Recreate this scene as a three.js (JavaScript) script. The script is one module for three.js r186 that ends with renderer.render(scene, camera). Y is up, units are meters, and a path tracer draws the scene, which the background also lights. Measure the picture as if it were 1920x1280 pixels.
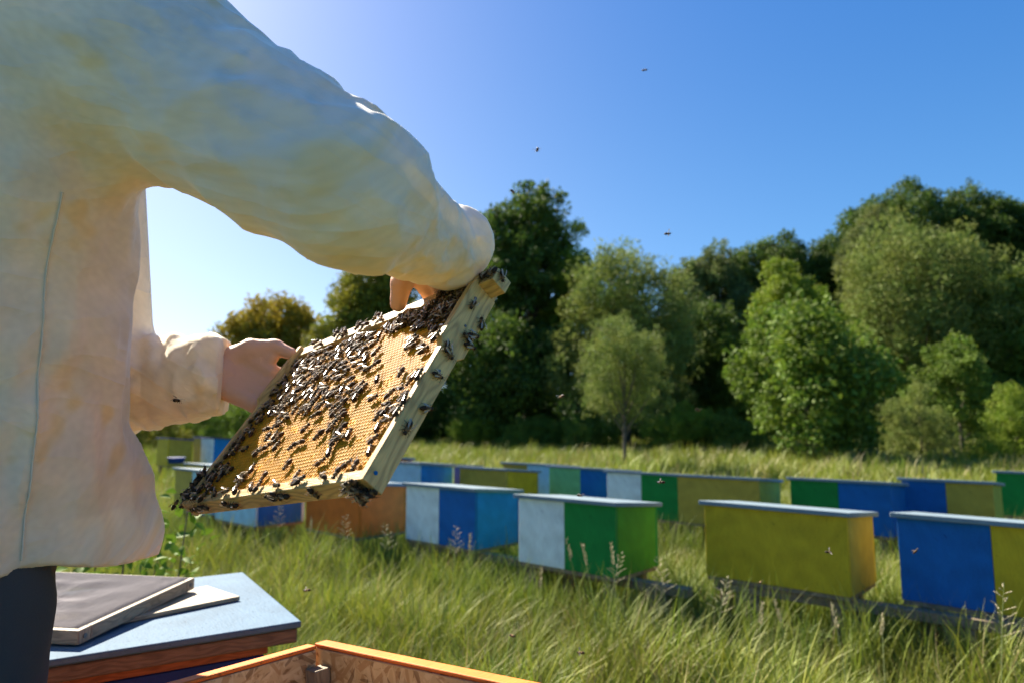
import * as THREE from 'three';
import { RoundedBoxGeometry } from 'three/addons/geometries/RoundedBoxGeometry.js';
import { mergeGeometries } from 'three/addons/utils/BufferGeometryUtils.js';
import { createNoise3D, createNoise2D } from 'simplex-noise';

// ------------------------------------------------------------------ camera, sky, sun, exposure
const scene = new THREE.Scene();
const camera = new THREE.PerspectiveCamera(53.13, 1.5, 0.05, 900);
camera.position.set(0, 1.05, 0);
camera.rotation.set(0.1205, 0, 0);
camera.focus = 0.86;
camera.userData.fStop = 5.0;

const SUN_AZ = -39 * Math.PI / 180, SUN_EL = 42 * Math.PI / 180;
const sunDir = new THREE.Vector3(Math.sin(SUN_AZ) * Math.cos(SUN_EL), Math.sin(SUN_EL), -Math.cos(SUN_AZ) * Math.cos(SUN_EL));
{
  // clear summer sky: blue deepening with height, air glare round the sun, paler low down
  const W = 1024, H = 512, data = new Float32Array(W * H * 4);
  const smooth = (a, b, t) => { t = Math.min(1, Math.max(0, (t - a) / (b - a))); return t * t * (3 - 2 * t); };
  for (let j = 0; j < H; j++) for (let i = 0; i < W; i++) {
    const el = ((j + 0.5) / H - 0.5) * Math.PI, az = ((i + 0.5) / W - 0.5) * 2 * Math.PI;
    const y = Math.sin(el), c = Math.cos(el), x = c * Math.cos(az), z = c * Math.sin(az);
    const cosg = Math.min(1, x * sunDir.x + y * sunDir.y + z * sunDir.z), g = Math.acos(cosg) * 180 / Math.PI;
    const e = Math.max(0, y);
    const t = Math.pow(Math.max(0, 1 - e), 3.2);
    const ray = 0.84 + 0.26 * cosg * cosg;
    let r = (0.0070 + 0.072 * t) * ray, gg = (0.050 + 0.150 * t) * ray, b = (0.165 + 0.175 * t) * ray;
    const air = 1 / (e + 0.12);
    const m = Math.exp(-g / 12) * air * air * 0.19 + Math.exp(-g / 3.2) * 0.8;
    r += m * 1.12; gg += m * 0.94; b += m * 0.80;
    const gnd = smooth(0.0, -0.06, y);
    const o = (j * W + i) * 4;
    data[o] = r * (1 - gnd) + 0.16 * gnd; data[o + 1] = gg * (1 - gnd) + 0.2 * gnd; data[o + 2] = b * (1 - gnd) + 0.1 * gnd; data[o + 3] = 1;
  }
  const sky = new THREE.DataTexture(data, W, H, THREE.RGBAFormat, THREE.FloatType);
  sky.mapping = THREE.EquirectangularReflectionMapping; sky.magFilter = THREE.LinearFilter; sky.minFilter = THREE.LinearFilter; sky.needsUpdate = true;
  scene.background = sky; scene.environment = sky;
}
const sun = new THREE.DirectionalLight(new THREE.Color(1.0, 0.90, 0.73), 4.6);
sun.position.copy(sunDir).multiplyScalar(60); sun.castShadow = true;
sun.shadow.mapSize.set(4096, 4096);
Object.assign(sun.shadow.camera, { left: -45, right: 45, top: 45, bottom: -45, near: 1, far: 160 });
scene.add(sun, sun.target);
const renderer = new THREE.WebGLRenderer();
renderer.toneMapping = THREE.LinearToneMapping;
renderer.toneMappingExposure = 4.2;
renderer.shadowMap.enabled = true;

// ------------------------------------------------------------------ helpers
const V = (x, y, z) => new THREE.Vector3(x, y, z);
function RNG(s) { return () => { s = (s + 0x6d2b79f5) | 0; let t = Math.imul(s ^ (s >>> 15), 1 | s); t = (t + Math.imul(t ^ (t >>> 7), 61 | t)) ^ t; return ((t ^ (t >>> 14)) >>> 0) / 4294967296; }; }
const R = RNG(7), rr = (a, b, r = R) => a + (b - a) * r();
const n3 = createNoise3D(RNG(11)), n2 = createNoise2D(RNG(12));
const lerp = (a, b, t) => a + (b - a) * t, clamp = (t, a = 0, b = 1) => Math.min(b, Math.max(a, t));
const smooth = (a, b, t) => { t = clamp((t - a) / (b - a)); return t * t * (3 - 2 * t); };
const rgb = (r, g, b) => new THREE.Color().setRGB(r, g, b);
const taken = new Map();
function numbered(n) { const k = taken.get(n) ?? 0; taken.set(n, k + 1); return k ? `${n}_${String(k).padStart(3, '0')}` : n; }
function tag(o, label, category, group, kind) { o.userData = { label, category }; if (group) o.userData.group = group; if (kind) o.userData.kind = kind; return o; }
function thing(name, label, category, pos = [0, 0, 0], turn = 0, group) {
  const o = new THREE.Group(); o.name = numbered(name); o.position.set(...pos); o.rotation.y = turn; tag(o, label, category, group); scene.add(o); return o;
}
function mesh(name, geo, mat, parent) { const m = new THREE.Mesh(geo, mat); m.name = parent === scene ? numbered(name) : name; m.castShadow = m.receiveShadow = true; parent.add(m); return m; }
function structure(name, geo, mat) { const m = mesh(name, geo, mat, scene); m.userData = { kind: 'structure' }; return m; }
// uv in metres by the face's main axis, so that grain keeps its size (grain runs along the longest side)
function boxUV(g, along) {
  g = g.index ? g.toNonIndexed() : g; g.computeBoundingBox();
  const s = g.boundingBox.getSize(V(0, 0, 0)).toArray(), ax = along ?? s.indexOf(Math.max(...s));
  const p = g.attributes.position, n = g.attributes.normal, uv = new Float32Array(p.count * 2);
  for (let i = 0; i < p.count; i++) {
    const P = [p.getX(i), p.getY(i), p.getZ(i)], N = [Math.abs(n.getX(i)), Math.abs(n.getY(i)), Math.abs(n.getZ(i))];
    const k = N.indexOf(Math.max(...N)), rest = [0, 1, 2].filter((a) => a !== k);
    const u = rest.includes(ax) ? ax : rest[0], v = rest.find((a) => a !== u);
    uv[2 * i] = P[u] + k * 0.37; uv[2 * i + 1] = P[v] + k * 0.21;
  }
  g.setAttribute('uv', new THREE.BufferAttribute(uv, 2)); return g;
}
const boxCache = new Map();
function box(w, h, d, bevel = 0.0015, along) {
  const key = [w, h, d, bevel, along].map((x) => (x ?? 9).toFixed(4)).join();
  if (!boxCache.has(key)) boxCache.set(key, boxUV(new RoundedBoxGeometry(w, h, d, 1, Math.min(bevel, w / 2.01, h / 2.01, d / 2.01)), along));
  return boxCache.get(key);
}
function put(name, w, h, d, x, y, z, mat, parent, bevel, along) { const m = mesh(name, box(w, h, d, bevel, along), mat, parent); m.position.set(x, y, z); return m; }
function tex(W, H, fn, srgb = true, rep = 1) {
  const data = new Uint8Array(W * H * 4);
  for (let j = 0; j < H; j++) for (let i = 0; i < W; i++) { const c = fn(i / W, j / H, i, j), o = (j * W + i) * 4; for (let k = 0; k < 3; k++) data[o + k] = clamp(c[k] ?? c[0], 0, 1) * 255; data[o + 3] = 255; }
  const t = new THREE.DataTexture(data, W, H); t.wrapS = t.wrapT = THREE.RepeatWrapping; t.magFilter = THREE.LinearFilter; t.minFilter = THREE.LinearMipmapLinearFilter;
  if (srgb) t.colorSpace = THREE.SRGBColorSpace; t.repeat.set(rep, rep); t.needsUpdate = true; return t;
}
// noise that tiles over the unit square
function tile(u, v, fu, fv, seed = 0) { const a = u * 2 * Math.PI, b = v * 2 * Math.PI; return n3(Math.cos(a) * fu / 6.28 + seed, Math.sin(a) * fu / 6.28 + Math.cos(b) * fv / 6.28, Math.sin(b) * fv / 6.28 + seed * 1.7); }
function tube(pts, radii, sides = 5, cap = true) {   // tapered tube through points
  const P = [], I = [], N = pts.length; let ref = Math.abs(pts[1].clone().sub(pts[0]).normalize().y) > 0.9 ? V(1, 0, 0) : V(0, 1, 0);
  for (let k = 0; k < N; k++) {
    const t = pts[Math.min(k + 1, N - 1)].clone().sub(pts[Math.max(k - 1, 0)]).normalize();
    const a = ref.clone().addScaledVector(t, -ref.dot(t)).normalize(), b = t.clone().cross(a); ref = a;
    for (let s = 0; s < sides; s++) { const q = s / sides * 2 * Math.PI; P.push(...pts[k].clone().addScaledVector(a, Math.cos(q) * radii[k]).addScaledVector(b, Math.sin(q) * radii[k]).toArray()); }
  }
  for (let k = 0; k < N - 1; k++) for (let s = 0; s < sides; s++) { const a = k * sides + s, b = k * sides + (s + 1) % sides; I.push(a, b, a + sides, b, b + sides, a + sides); }
  if (cap) for (const k of [0, N - 1]) for (let s = 1; s < sides - 1; s++) I.push(k * sides, ...(k ? [k * sides + s, k * sides + s + 1] : [k * sides + s + 1, k * sides + s]));
  const g = new THREE.BufferGeometry(); g.setAttribute('position', new THREE.Float32BufferAttribute(P, 3)); g.setIndex(I); g.computeVertexNormals();
  g.setAttribute('uv', new THREE.BufferAttribute(new Float32Array(P.length / 3 * 2), 2)); return g;
}
function paint(g, fn) { const p = g.attributes.position, c = new Float32Array(p.count * 3); for (let i = 0; i < p.count; i++) { const q = fn(p.getX(i), p.getY(i), p.getZ(i), i); c.set(q, i * 3); } g.setAttribute('color', new THREE.BufferAttribute(c, 3)); return g; }

// ------------------------------------------------------------------ surfaces
const std = (o) => new THREE.MeshStandardMaterial(o), phy = (o) => new THREE.MeshPhysicalMaterial(o);
const grainT = tex(512, 256, (u, v) => {
  const w = tile(u, v, 3, 10, 3) * 0.25, ring = Math.sin((v * 26 + w * 4 + tile(u, v, 2, 6, 9) * 2.2) * 2 * Math.PI / 2) * 0.5 + 0.5;
  const fib = tile(u, v, 10, 160, 5) * 0.5 + 0.5, k = 0.84 - 0.14 * ring * ring - 0.10 * fib + 0.05 * tile(u, v, 4, 3, 8);
  return [k + 0.06, k * 0.965 + 0.03, k * 0.90];
}, true, 5);
const grainB = tex(512, 256, (u, v) => [0.5 + 0.35 * tile(u, v, 10, 150, 5) + 0.1 * tile(u, v, 30, 200, 6)], false, 5);
const paintT = tex(512, 512, (u, v) => {
  const k = 0.93 + 0.05 * tile(u, v, 6, 6, 1) + 0.025 * tile(u, v, 60, 14, 2); const chip = tile(u, v, 44, 44, 4) + 0.35 * tile(u, v, 120, 120, 14) > 0.98 ? 0.28 : 0;
  const sp = tile(u, v, 130, 130, 24) > 0.86 ? 0.16 : 0;
  return [k - chip - sp, k - chip * 0.9 - sp * 1.1, k - chip * 0.8 - sp * 1.3];
}, true, 1.4);
const paintB = tex(256, 256, (u, v) => [0.5 + 0.3 * tile(u, v, 90, 16, 3) + 0.18 * tile(u, v, 25, 25, 7)], false, 2.4);
const weave = tex(256, 256, (u, v, i, j) => [0.5 + 0.22 * Math.sin(i * Math.PI / 2) * Math.cos(j * Math.PI / 2) + 0.3 * tile(u, v, 60, 60, 3)], false, 9);
const clothB = tex(1024, 1024, (u, v, i, j) => { const rd = (a) => 1 - Math.abs(a), c = Math.pow(rd(tile(u, v, 5, 9, 41)), 3) * 0.6 + Math.pow(rd(tile(u, v, 12, 20, 42)), 3) * 0.15; return [c + 0.03 * tile(u, v, 90, 90, 44) + 0.025 * Math.sin(i * Math.PI / 2) * Math.cos(j * Math.PI / 2) + 0.1]; }, false, 1.9);
const clothT = tex(512, 512, (u, v) => { const k = 0.95 + 0.035 * tile(u, v, 9, 9, 2) + 0.02 * tile(u, v, 50, 50, 3), s = smooth(0.35, 0.8, tile(u, v, 5, 6, 17) * 0.7 + tile(u, v, 17, 15, 18) * 0.4); return [k, k - 0.012 - s * 0.05, k - 0.035 - s * 0.17]; }, true, 1.6);
const osbT = (() => {
  const c = document.createElement('canvas'); c.width = c.height = 1024; const g = c.getContext('2d'), r = RNG(31); g.fillStyle = '#cfae7c'; g.fillRect(0, 0, 1024, 1024);
  for (let k = 0; k < 2600; k++) {
    const x = r() * 1024, y = r() * 1024, L = 25 + r() * 75, w = 5 + r() * 20, a = r() * Math.PI, t = r();
    const col = t < 0.12 ? [112, 78, 44] : t < 0.5 ? [206, 174, 126] : t < 0.8 ? [222, 193, 148] : [180, 140, 92];
    for (const [dx, dy] of [[0, 0], [1024, 0], [-1024, 0], [0, 1024], [0, -1024]]) {
      g.save(); g.translate(x + dx, y + dy); g.rotate(a); g.fillStyle = `rgba(${col},${t < 0.12 ? 0.55 : 0.75})`; g.beginPath(); g.moveTo(-L, 0); g.lineTo(-L * 0.6, -w * 0.5); g.lineTo(L * 0.9, -w * 0.4); g.lineTo(L, w * 0.2); g.lineTo(L * 0.3, w * 0.5); g.closePath(); g.fill(); g.restore();
    }
  }
  const t = new THREE.CanvasTexture(c); t.wrapS = t.wrapT = THREE.RepeatWrapping; t.colorSpace = THREE.SRGBColorSpace; t.repeat.set(2.2, 2.2); return t;
})();
const M = {
  pine: std({ color: rgb(0.84, 0.65, 0.31), map: grainT, bumpMap: grainB, bumpScale: 0.0006, roughness: 0.6 }),
  pineDark: std({ color: rgb(0.62, 0.43, 0.22), map: grainT, bumpMap: grainB, bumpScale: 0.0008, roughness: 0.7 }),
  whiteWood: std({ color: rgb(0.40, 0.36, 0.29), map: grainT, bumpMap: grainB, bumpScale: 0.0006, roughness: 0.6 }),
  greyWood: std({ color: rgb(0.36, 0.31, 0.26), map: grainT, bumpMap: grainB, bumpScale: 0.0012, roughness: 0.85 }),
  brownEdge: std({ color: rgb(0.20, 0.15, 0.115), map: grainT, bumpMap: grainB, bumpScale: 0.001, roughness: 0.75 }),
  osb: std({ color: rgb(0.86, 0.82, 0.74), map: osbT, roughness: 0.75 }),
  steel: std({ color: rgb(0.14, 0.13, 0.15), roughness: 0.8, metalness: 0.15 }),
  rimBrown: std({ color: rgb(0.34, 0.13, 0.06), map: grainT, roughness: 0.8 }),
  nail: std({ color: rgb(0.12, 0.12, 0.13), roughness: 0.4, metalness: 0.8 }),
  blueTop: phy({ color: rgb(0.085, 0.15, 0.225), map: paintT, bumpMap: paintB, bumpScale: 0.0006, roughness: 0.72, specularIntensity: 0.3 }),
  lidMetal: phy({ color: rgb(0.17, 0.23, 0.27), map: paintT, bumpMap: paintB, bumpScale: 0.0008, roughness: 0.7, specularIntensity: 0.35 }),
};
const paints = {};
function coat(name, r, g, b) { paints[name] = phy({ color: rgb(r, g, b), map: paintT, bumpMap: paintB, bumpScale: 0.0007, roughness: 0.62, specularIntensity: 0.35 }); }
coat('white', 0.72, 0.80, 0.80); coat('sky', 0.36, 0.60, 0.72); coat('blue', 0.006, 0.12, 0.40); coat('azure', 0.01, 0.20, 0.56); coat('navy', 0.006, 0.03, 0.17);
coat('green', 0.01, 0.22, 0.04); coat('lime', 0.06, 0.28, 0.02); coat('yellow', 0.56, 0.40, 0.02); coat('ochre', 0.44, 0.33, 0.05); coat('orange', 0.80, 0.19, 0.03); coat('rust', 0.62, 0.15, 0.015); coat('olive', 0.30, 0.33, 0.04); coat('mint', 0.18, 0.5, 0.22); coat('violet', 0.06, 0.09, 0.42);

// ------------------------------------------------------------------ the ground, one sheet to the horizon
function groundY(x, z) {
  const d = -z; let y = 0.02 * n2(x * 0.5, z * 0.5) + 0.05 * n2(x * 0.09, z * 0.09);
  y *= smooth(1.5, 5, Math.hypot(x, z));
  y += smooth(30, 85, d) * (3 + 8 * smooth(-5, 45, x)) + 1.5 * smooth(45, 90, d) * n2(x * 0.02, z * 0.02);
  return y;
}
{
  const g = new THREE.PlaneGeometry(1, 1, 220, 220), p = g.attributes.position, uv = g.attributes.uv;
  for (let i = 0; i < p.count; i++) {
    const a = p.getX(i) * 2, b = p.getY(i) * 2, x = Math.sign(a) * Math.pow(Math.abs(a), 2.6) * 420, z = Math.sign(-b) * Math.pow(Math.abs(b), 2.6) * 420;
    p.setXYZ(i, x, groundY(x, z), z); uv.setXY(i, x, z);
  }
  g.computeVertexNormals();
  const t = tex(512, 512, (u, v) => { const a = tile(u, v, 9, 9, 1), b = tile(u, v, 40, 40, 2), c = tile(u, v, 120, 120, 3), k = 0.30 + 0.05 * a + 0.07 * b + 0.07 * c; return [k * (0.86 + 0.18 * b), k * 1.04, k * 0.48]; }, true, 0.4);
  structure('ground', g, std({ color: rgb(0.95, 0.95, 0.95), map: t, roughness: 1 }));
}
// ------------------------------------------------------------------ beehives
const HEAD = -42 * Math.PI / 180, footprints = [];
// near: the lid's corner nearest to the viewer (x, z); L along the front, D along the side
function hive({ near, L = 0.75, D = 0.47, turn = HEAD, top = 0.65, height = 0.36, front, side, lid = M.lidMetal, label, group, legs = true, overhang = 0.022, edge }) {
  const ex = V(Math.cos(turn), 0, -Math.sin(turn)), ez = V(Math.sin(turn), 0, Math.cos(turn));
  const c = V(near[0], 0, near[1]).addScaledVector(ex, -L / 2).addScaledVector(ez, -D / 2), gy = groundY(c.x, c.z);
  const o = thing('beehive', label, 'beehive', [c.x, gy, c.z], turn, group); top -= gy;
  footprints.push([c.x, c.z, turn, L / 2, D / 2]);
  const bl = L - 2 * overhang, bd = D - 2 * overhang, t = 0.024, sl = 0.085, lt = 0.022, y1 = top - lt - 0.001, y0 = y1 - height, yc = (y0 + y1) / 2, n = front.length;
  front.forEach((col, k) => put('front_panel', bl / n - 0.0015, height, t, -bl / 2 + bl / n * (k + 0.5), yc, bd / 2 - t / 2, paints[col], o, 0.002, 0));
  front.forEach((col, k) => put('back_panel', bl / n - 0.0015, height - sl * (bd - t), t, -bl / 2 + bl / n * (k + 0.5), yc - sl * (bd - t) / 2, -bd / 2 + t / 2, paints[col], o, 0.002, 0));
  for (const s of [-1, 1]) {
    const g = box(t, height, bd - 2 * t - 0.001, 0.002, 2).clone(), p = g.attributes.position; for (let i = 0; i < p.count; i++) if (p.getY(i) > 0) p.setY(i, p.getY(i) - sl * (bd / 2 - p.getZ(i)));   // the top slopes back under the lid
    mesh('side_panel', g, paints[side], o).position.set(s * (bl / 2 - t / 2), yc, 0);
  }
  put('floor_board', bl - 0.01, 0.02, bd - 0.01, 0, y0 - 0.0115, 0, M.greyWood, o, 0.002);
  const l = put('lid', L, lt, D, 0, top - lt / 2 - sl * D / 2, 0, lid, o, 0.003); l.rotation.x = -sl; l.rotation.z = rr(-0.004, 0.004);
  if (legs) for (const sx of [-1, 1]) for (const sz of [-1, 1]) put('leg', 0.05, y0 - 0.02 + 0.05, 0.05, sx * (bl / 2 - 0.08), (y0 - 0.02 - 0.05) / 2, sz * (bd / 2 - 0.06), M.greyWood, o, 0.003, 1);
  return o;
}
const ROW = 'painted hives of the near row', ROW2 = 'painted hives of the far row', FAR = 'small distant hives at the left';
hive({ near: [2.285, -2.69], front: ['blue', 'yellow'], side: 'ochre', label: 'blue and yellow hive at the right edge of the near row', group: ROW });
hive({ near: [1.545, -3.19], front: ['yellow'], side: 'ochre', label: 'all yellow hive with a pale blue lid, beside the blue and yellow hive', group: ROW });
hive({ near: [0.535, -3.58], L: 0.71, front: ['white', 'green'], side: 'lime', label: 'hive half white half green with a bright green side', group: ROW });
hive({ near: [-0.232, -4.36], L: 0.72, front: ['white', 'blue'], side: 'azure', label: 'hive half white half blue left of the white and green hive', group: ROW });
hive({ near: [-1.07, -4.84], L: 0.72, front: ['rust'], side: 'orange', label: 'orange hive partly behind the lower corner of the frame', group: ROW });
hive({ near: [-1.98, -5.35], L: 0.72, front: ['sky'], side: 'blue', label: 'light blue hive with a dark blue side under the comb', group: ROW });
hive({ near: [-2.62, -6.0], L: 0.78, front: ['ochre', 'sky'], side: 'sky', label: 'hive half ochre half light blue left of the comb corner', group: ROW });
const f = (near, front, side, label, o = {}) => hive({ near, front, side, label, group: ROW2, ...o });
f([3.40, -4.88], ['blue', 'ochre'], 'olive', 'hive half blue half ochre at the right of the far row', { L: 0.62 });
f([2.66, -4.85], ['green', 'blue'], 'blue', 'hive half green half blue in the far row', { L: 0.74 });
f([1.86, -5.2], ['ochre'], 'olive', 'ochre far row hive behind the all yellow near hive', { L: 0.74 });
f([1.36, -5.65], ['white', 'green'], 'lime', 'far row hive half white half green', { L: 0.74 });
f([0.93, -6.3], ['mint', 'blue'], 'azure', 'far row hive half mint half blue', { L: 0.80 });
f([0.42, -7.0], ['ochre', 'sky'], 'sky', 'far row hive half pale yellow half light blue', { L: 0.74 });
f([-0.05, -6.3], ['ochre'], 'yellow', 'far row hive all yellow above the white and blue hive', { L: 0.66, D: 0.5 });
f([-0.62, -7.1], ['blue'], 'violet', 'far row hive in deep blue beside the all yellow one', { L: 0.7 });
f([-0.88, -6.55], ['sky'], 'azure', 'far row light blue hive standing higher than its neighbours', { L: 0.6, D: 0.5, top: 0.69 });
f([-1.38, -7.3], ['orange'], 'rust', 'far row orange hive peeping beside the frame end bar', { L: 0.6, top: 0.72 });
f([4.75, -5.6], ['green', 'ochre'], 'ochre', 'green hive cut by the right edge in the far row', { L: 0.72 });
f([-2.95, -6.85], ['yellow'], 'yellow', 'bright yellow hive beside the jacket hem', { L: 0.72 });
{ const o = thing('feeder_tub', 'small dark blue tub on the bright yellow hive', 'tub', [-3.4, 0.66, -7.0]); mesh('tub', new THREE.LatheGeometry([[0.0, 0], [0.07, 0], [0.085, 0.055], [0.09, 0.058], [0.086, 0.06], [0.0, 0.06]].map((q) => new THREE.Vector2(...q)), 20), paints.navy, o); }
const farHive = (x, z, a, b, label, lid) => hive({ near: [x, z], L: 0.55, D: 0.5, front: [a], side: b, top: 0.8, height: 0.5, lid, label, group: FAR });
farHive(-6.45, -12.9, 'yellow', 'ochre', 'leftmost distant yellow hive under the far sleeve', paints.navy);
farHive(-6.05, -12.9 - 0.65, 'ochre', 'yellow', 'second distant yellow hive under the far sleeve', paints.navy);
farHive(-5.7, -13.1, 'white', 'azure', 'distant white hive near the comb edge', paints.navy);
farHive(-5.35, -13.8, 'azure', 'sky', 'distant light blue hive nearest the comb edge', paints.navy);

// long timbers and blocks that carry the near row
function timber(a, b, w, h, label, group) {
  const A = V(...a), B = V(...b), L = A.distanceTo(B), o = thing('timber_rail', label, 'timber', A.clone().add(B).multiplyScalar(0.5).toArray(), Math.atan2(-(B.z - A.z), B.x - A.x), group);
  put('beam', L, h, w, 0, 0, 0, M.greyWood, o, 0.004);
  for (const s of [-0.42, 0, 0.42]) put('block', 0.12, a[1] - h / 2 + 0.05, w * 0.9, s * L, -h / 2 - (a[1] - h / 2 + 0.05) / 2 - 0.001, 0, M.greyWood, o, 0.006);
}
timber([1.07, 0.222, -3.70], [2.74, 0.222, -2.35], 0.07, 0.045, 'grey timber rail under the yellow and the blue hives at right');
timber([-0.70, 0.222, -4.95], [0.88, 0.222, -3.50], 0.07, 0.045, 'grey timber rail under the white fronted hives');

// ------------------------------------------------------------------ the two hives at the beekeeper's knees
{
  // blue hive with a pale blue lid
  const near = V(-0.432, 0, -1.46), ang = Math.atan2(0.471, -0.305); // side runs to (-0.737, -1.931)
  const side = V(-0.305, 0, -0.471).normalize(), fr = V(side.z, 0, -side.x); // left along the front
  if (fr.x > 0) fr.multiplyScalar(-1);
  const turn = Math.atan2(fr.z, -fr.x), L = 0.86, D = 0.56, c = near.clone().addScaledVector(side, D / 2).addScaledVector(fr, L / 2);
  const o = thing('beehive', 'dark blue hive with a wide pale blue lid next to the beekeeper', 'beehive', [c.x, 0, c.z], turn);
  footprints.push([c.x, c.z, turn, L / 2 - 0.02, D / 2 - 0.02]);
  const bl = L - 0.12, bd = D - 0.10;
  put('front_panel', bl, 0.36, 0.025, 0, 0.40, bd / 2 - 0.0125, paints.navy, o, 0.002);
  put('back_panel', bl, 0.36, 0.025, 0, 0.40, -bd / 2 + 0.0125, paints.navy, o, 0.002);
  for (const s of [-1, 1]) put('side_panel', 0.025, 0.36, bd - 0.052, s * (bl / 2 - 0.0125), 0.40, 0, paints.navy, o, 0.002, 2);
  put('rim', bl + 0.012, 0.016, bd + 0.012, 0, 0.5905, 0, M.rimBrown, o, 0.003);
  put('lid_frame', L - 0.012, 0.028, D - 0.012, 0, 0.6205, 0, M.brownEdge, o, 0.003);
  const lt = put('lid', L, 0.014, D, 0, 0.6425, 0, M.blueTop, o, 0.004);
  put('floor_board', bl + 0.02, 0.022, bd + 0.02, 0, 0.208, 0, M.greyWood, o, 0.003);
  for (const sx of [-1, 1]) for (const sz of [-1, 1]) put('leg', 0.06, 0.25, 0.06, sx * (bl / 2 - 0.07), 0.071, sz * (bd / 2 - 0.06), M.greyWood, o, 0.004, 1);

  // wire screen frame lying on the lid, and a thin white board under its far end
  const s = thing('screen_frame', 'white wooden frame with fine wire mesh lying on the pale blue lid', 'frame', [-0.975, 0.6762, -1.497], 0.14);
  s.rotation.set(0.035, -0.10, -0.018, 'YXZ');
  const w = 0.42, d = 0.375, b = 0.032, h = 0.026;
  const rails = [];
  for (const k of [-1, 1]) { rails.push(put('rail', w, h, b, 0, 0, k * (d - b) / 2, M.whiteWood, s, 0.002)); put('rail', b, h, d - 2 * b - 0.001, k * (w - b) / 2, 0, 0, M.whiteWood, s, 0.002); }
  for (const [x, z] of [[w / 2 + 0.0005, d / 2 - 0.016], [w / 2 + 0.0005, -d / 2 + 0.016]]) { const g = new THREE.CylinderGeometry(0.0045, 0.0045, 0.002, 12); g.rotateZ(Math.PI / 2); const m = mesh('screw', g, M.nail, rails[z > 0 ? 1 : 0]); m.position.set(x, 0, z > 0 ? 0 : 0); }
  const wires = [], ww = w - 0.02, dd = d - 0.02, p = 0.0031;
  // the mesh is stapled on and lies in slight waves
  const sag = (x, z) => h / 2 + 0.0008 + Math.max(0, 1 - Math.max(Math.abs(x) / ww, Math.abs(z) / dd) * 2) * 0.006 * (n2(x * 9, z * 9) - 0.5), wire = (f) => { const p = []; for (let k = 0; k <= 22; k++) p.push(f(k / 22 - 0.5)); wires.push(tube(p, p.map(() => 0.00056), 3, false)); };
  for (let x = -ww / 2; x < ww / 2; x += p) wire((t) => V(x, sag(x, t * dd), t * dd));
  for (let z = -dd / 2; z < dd / 2; z += p) wire((t) => V(t * ww, sag(t * ww, z) + 0.0005, z));
  const wm = mesh('wire_mesh', mergeGeometries(wires), M.steel, s); wm.userData = { kind: 'stuff' };
  const bd2 = thing('white_board', 'thin white board lying under the wire screen frame', 'board', [-0.80, 0.6555, -1.535], 0.86);
  const bm = put('board', 0.36, 0.0095, 0.16, 0, 0, 0, M.whiteWood, bd2, 0.002);
}
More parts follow.
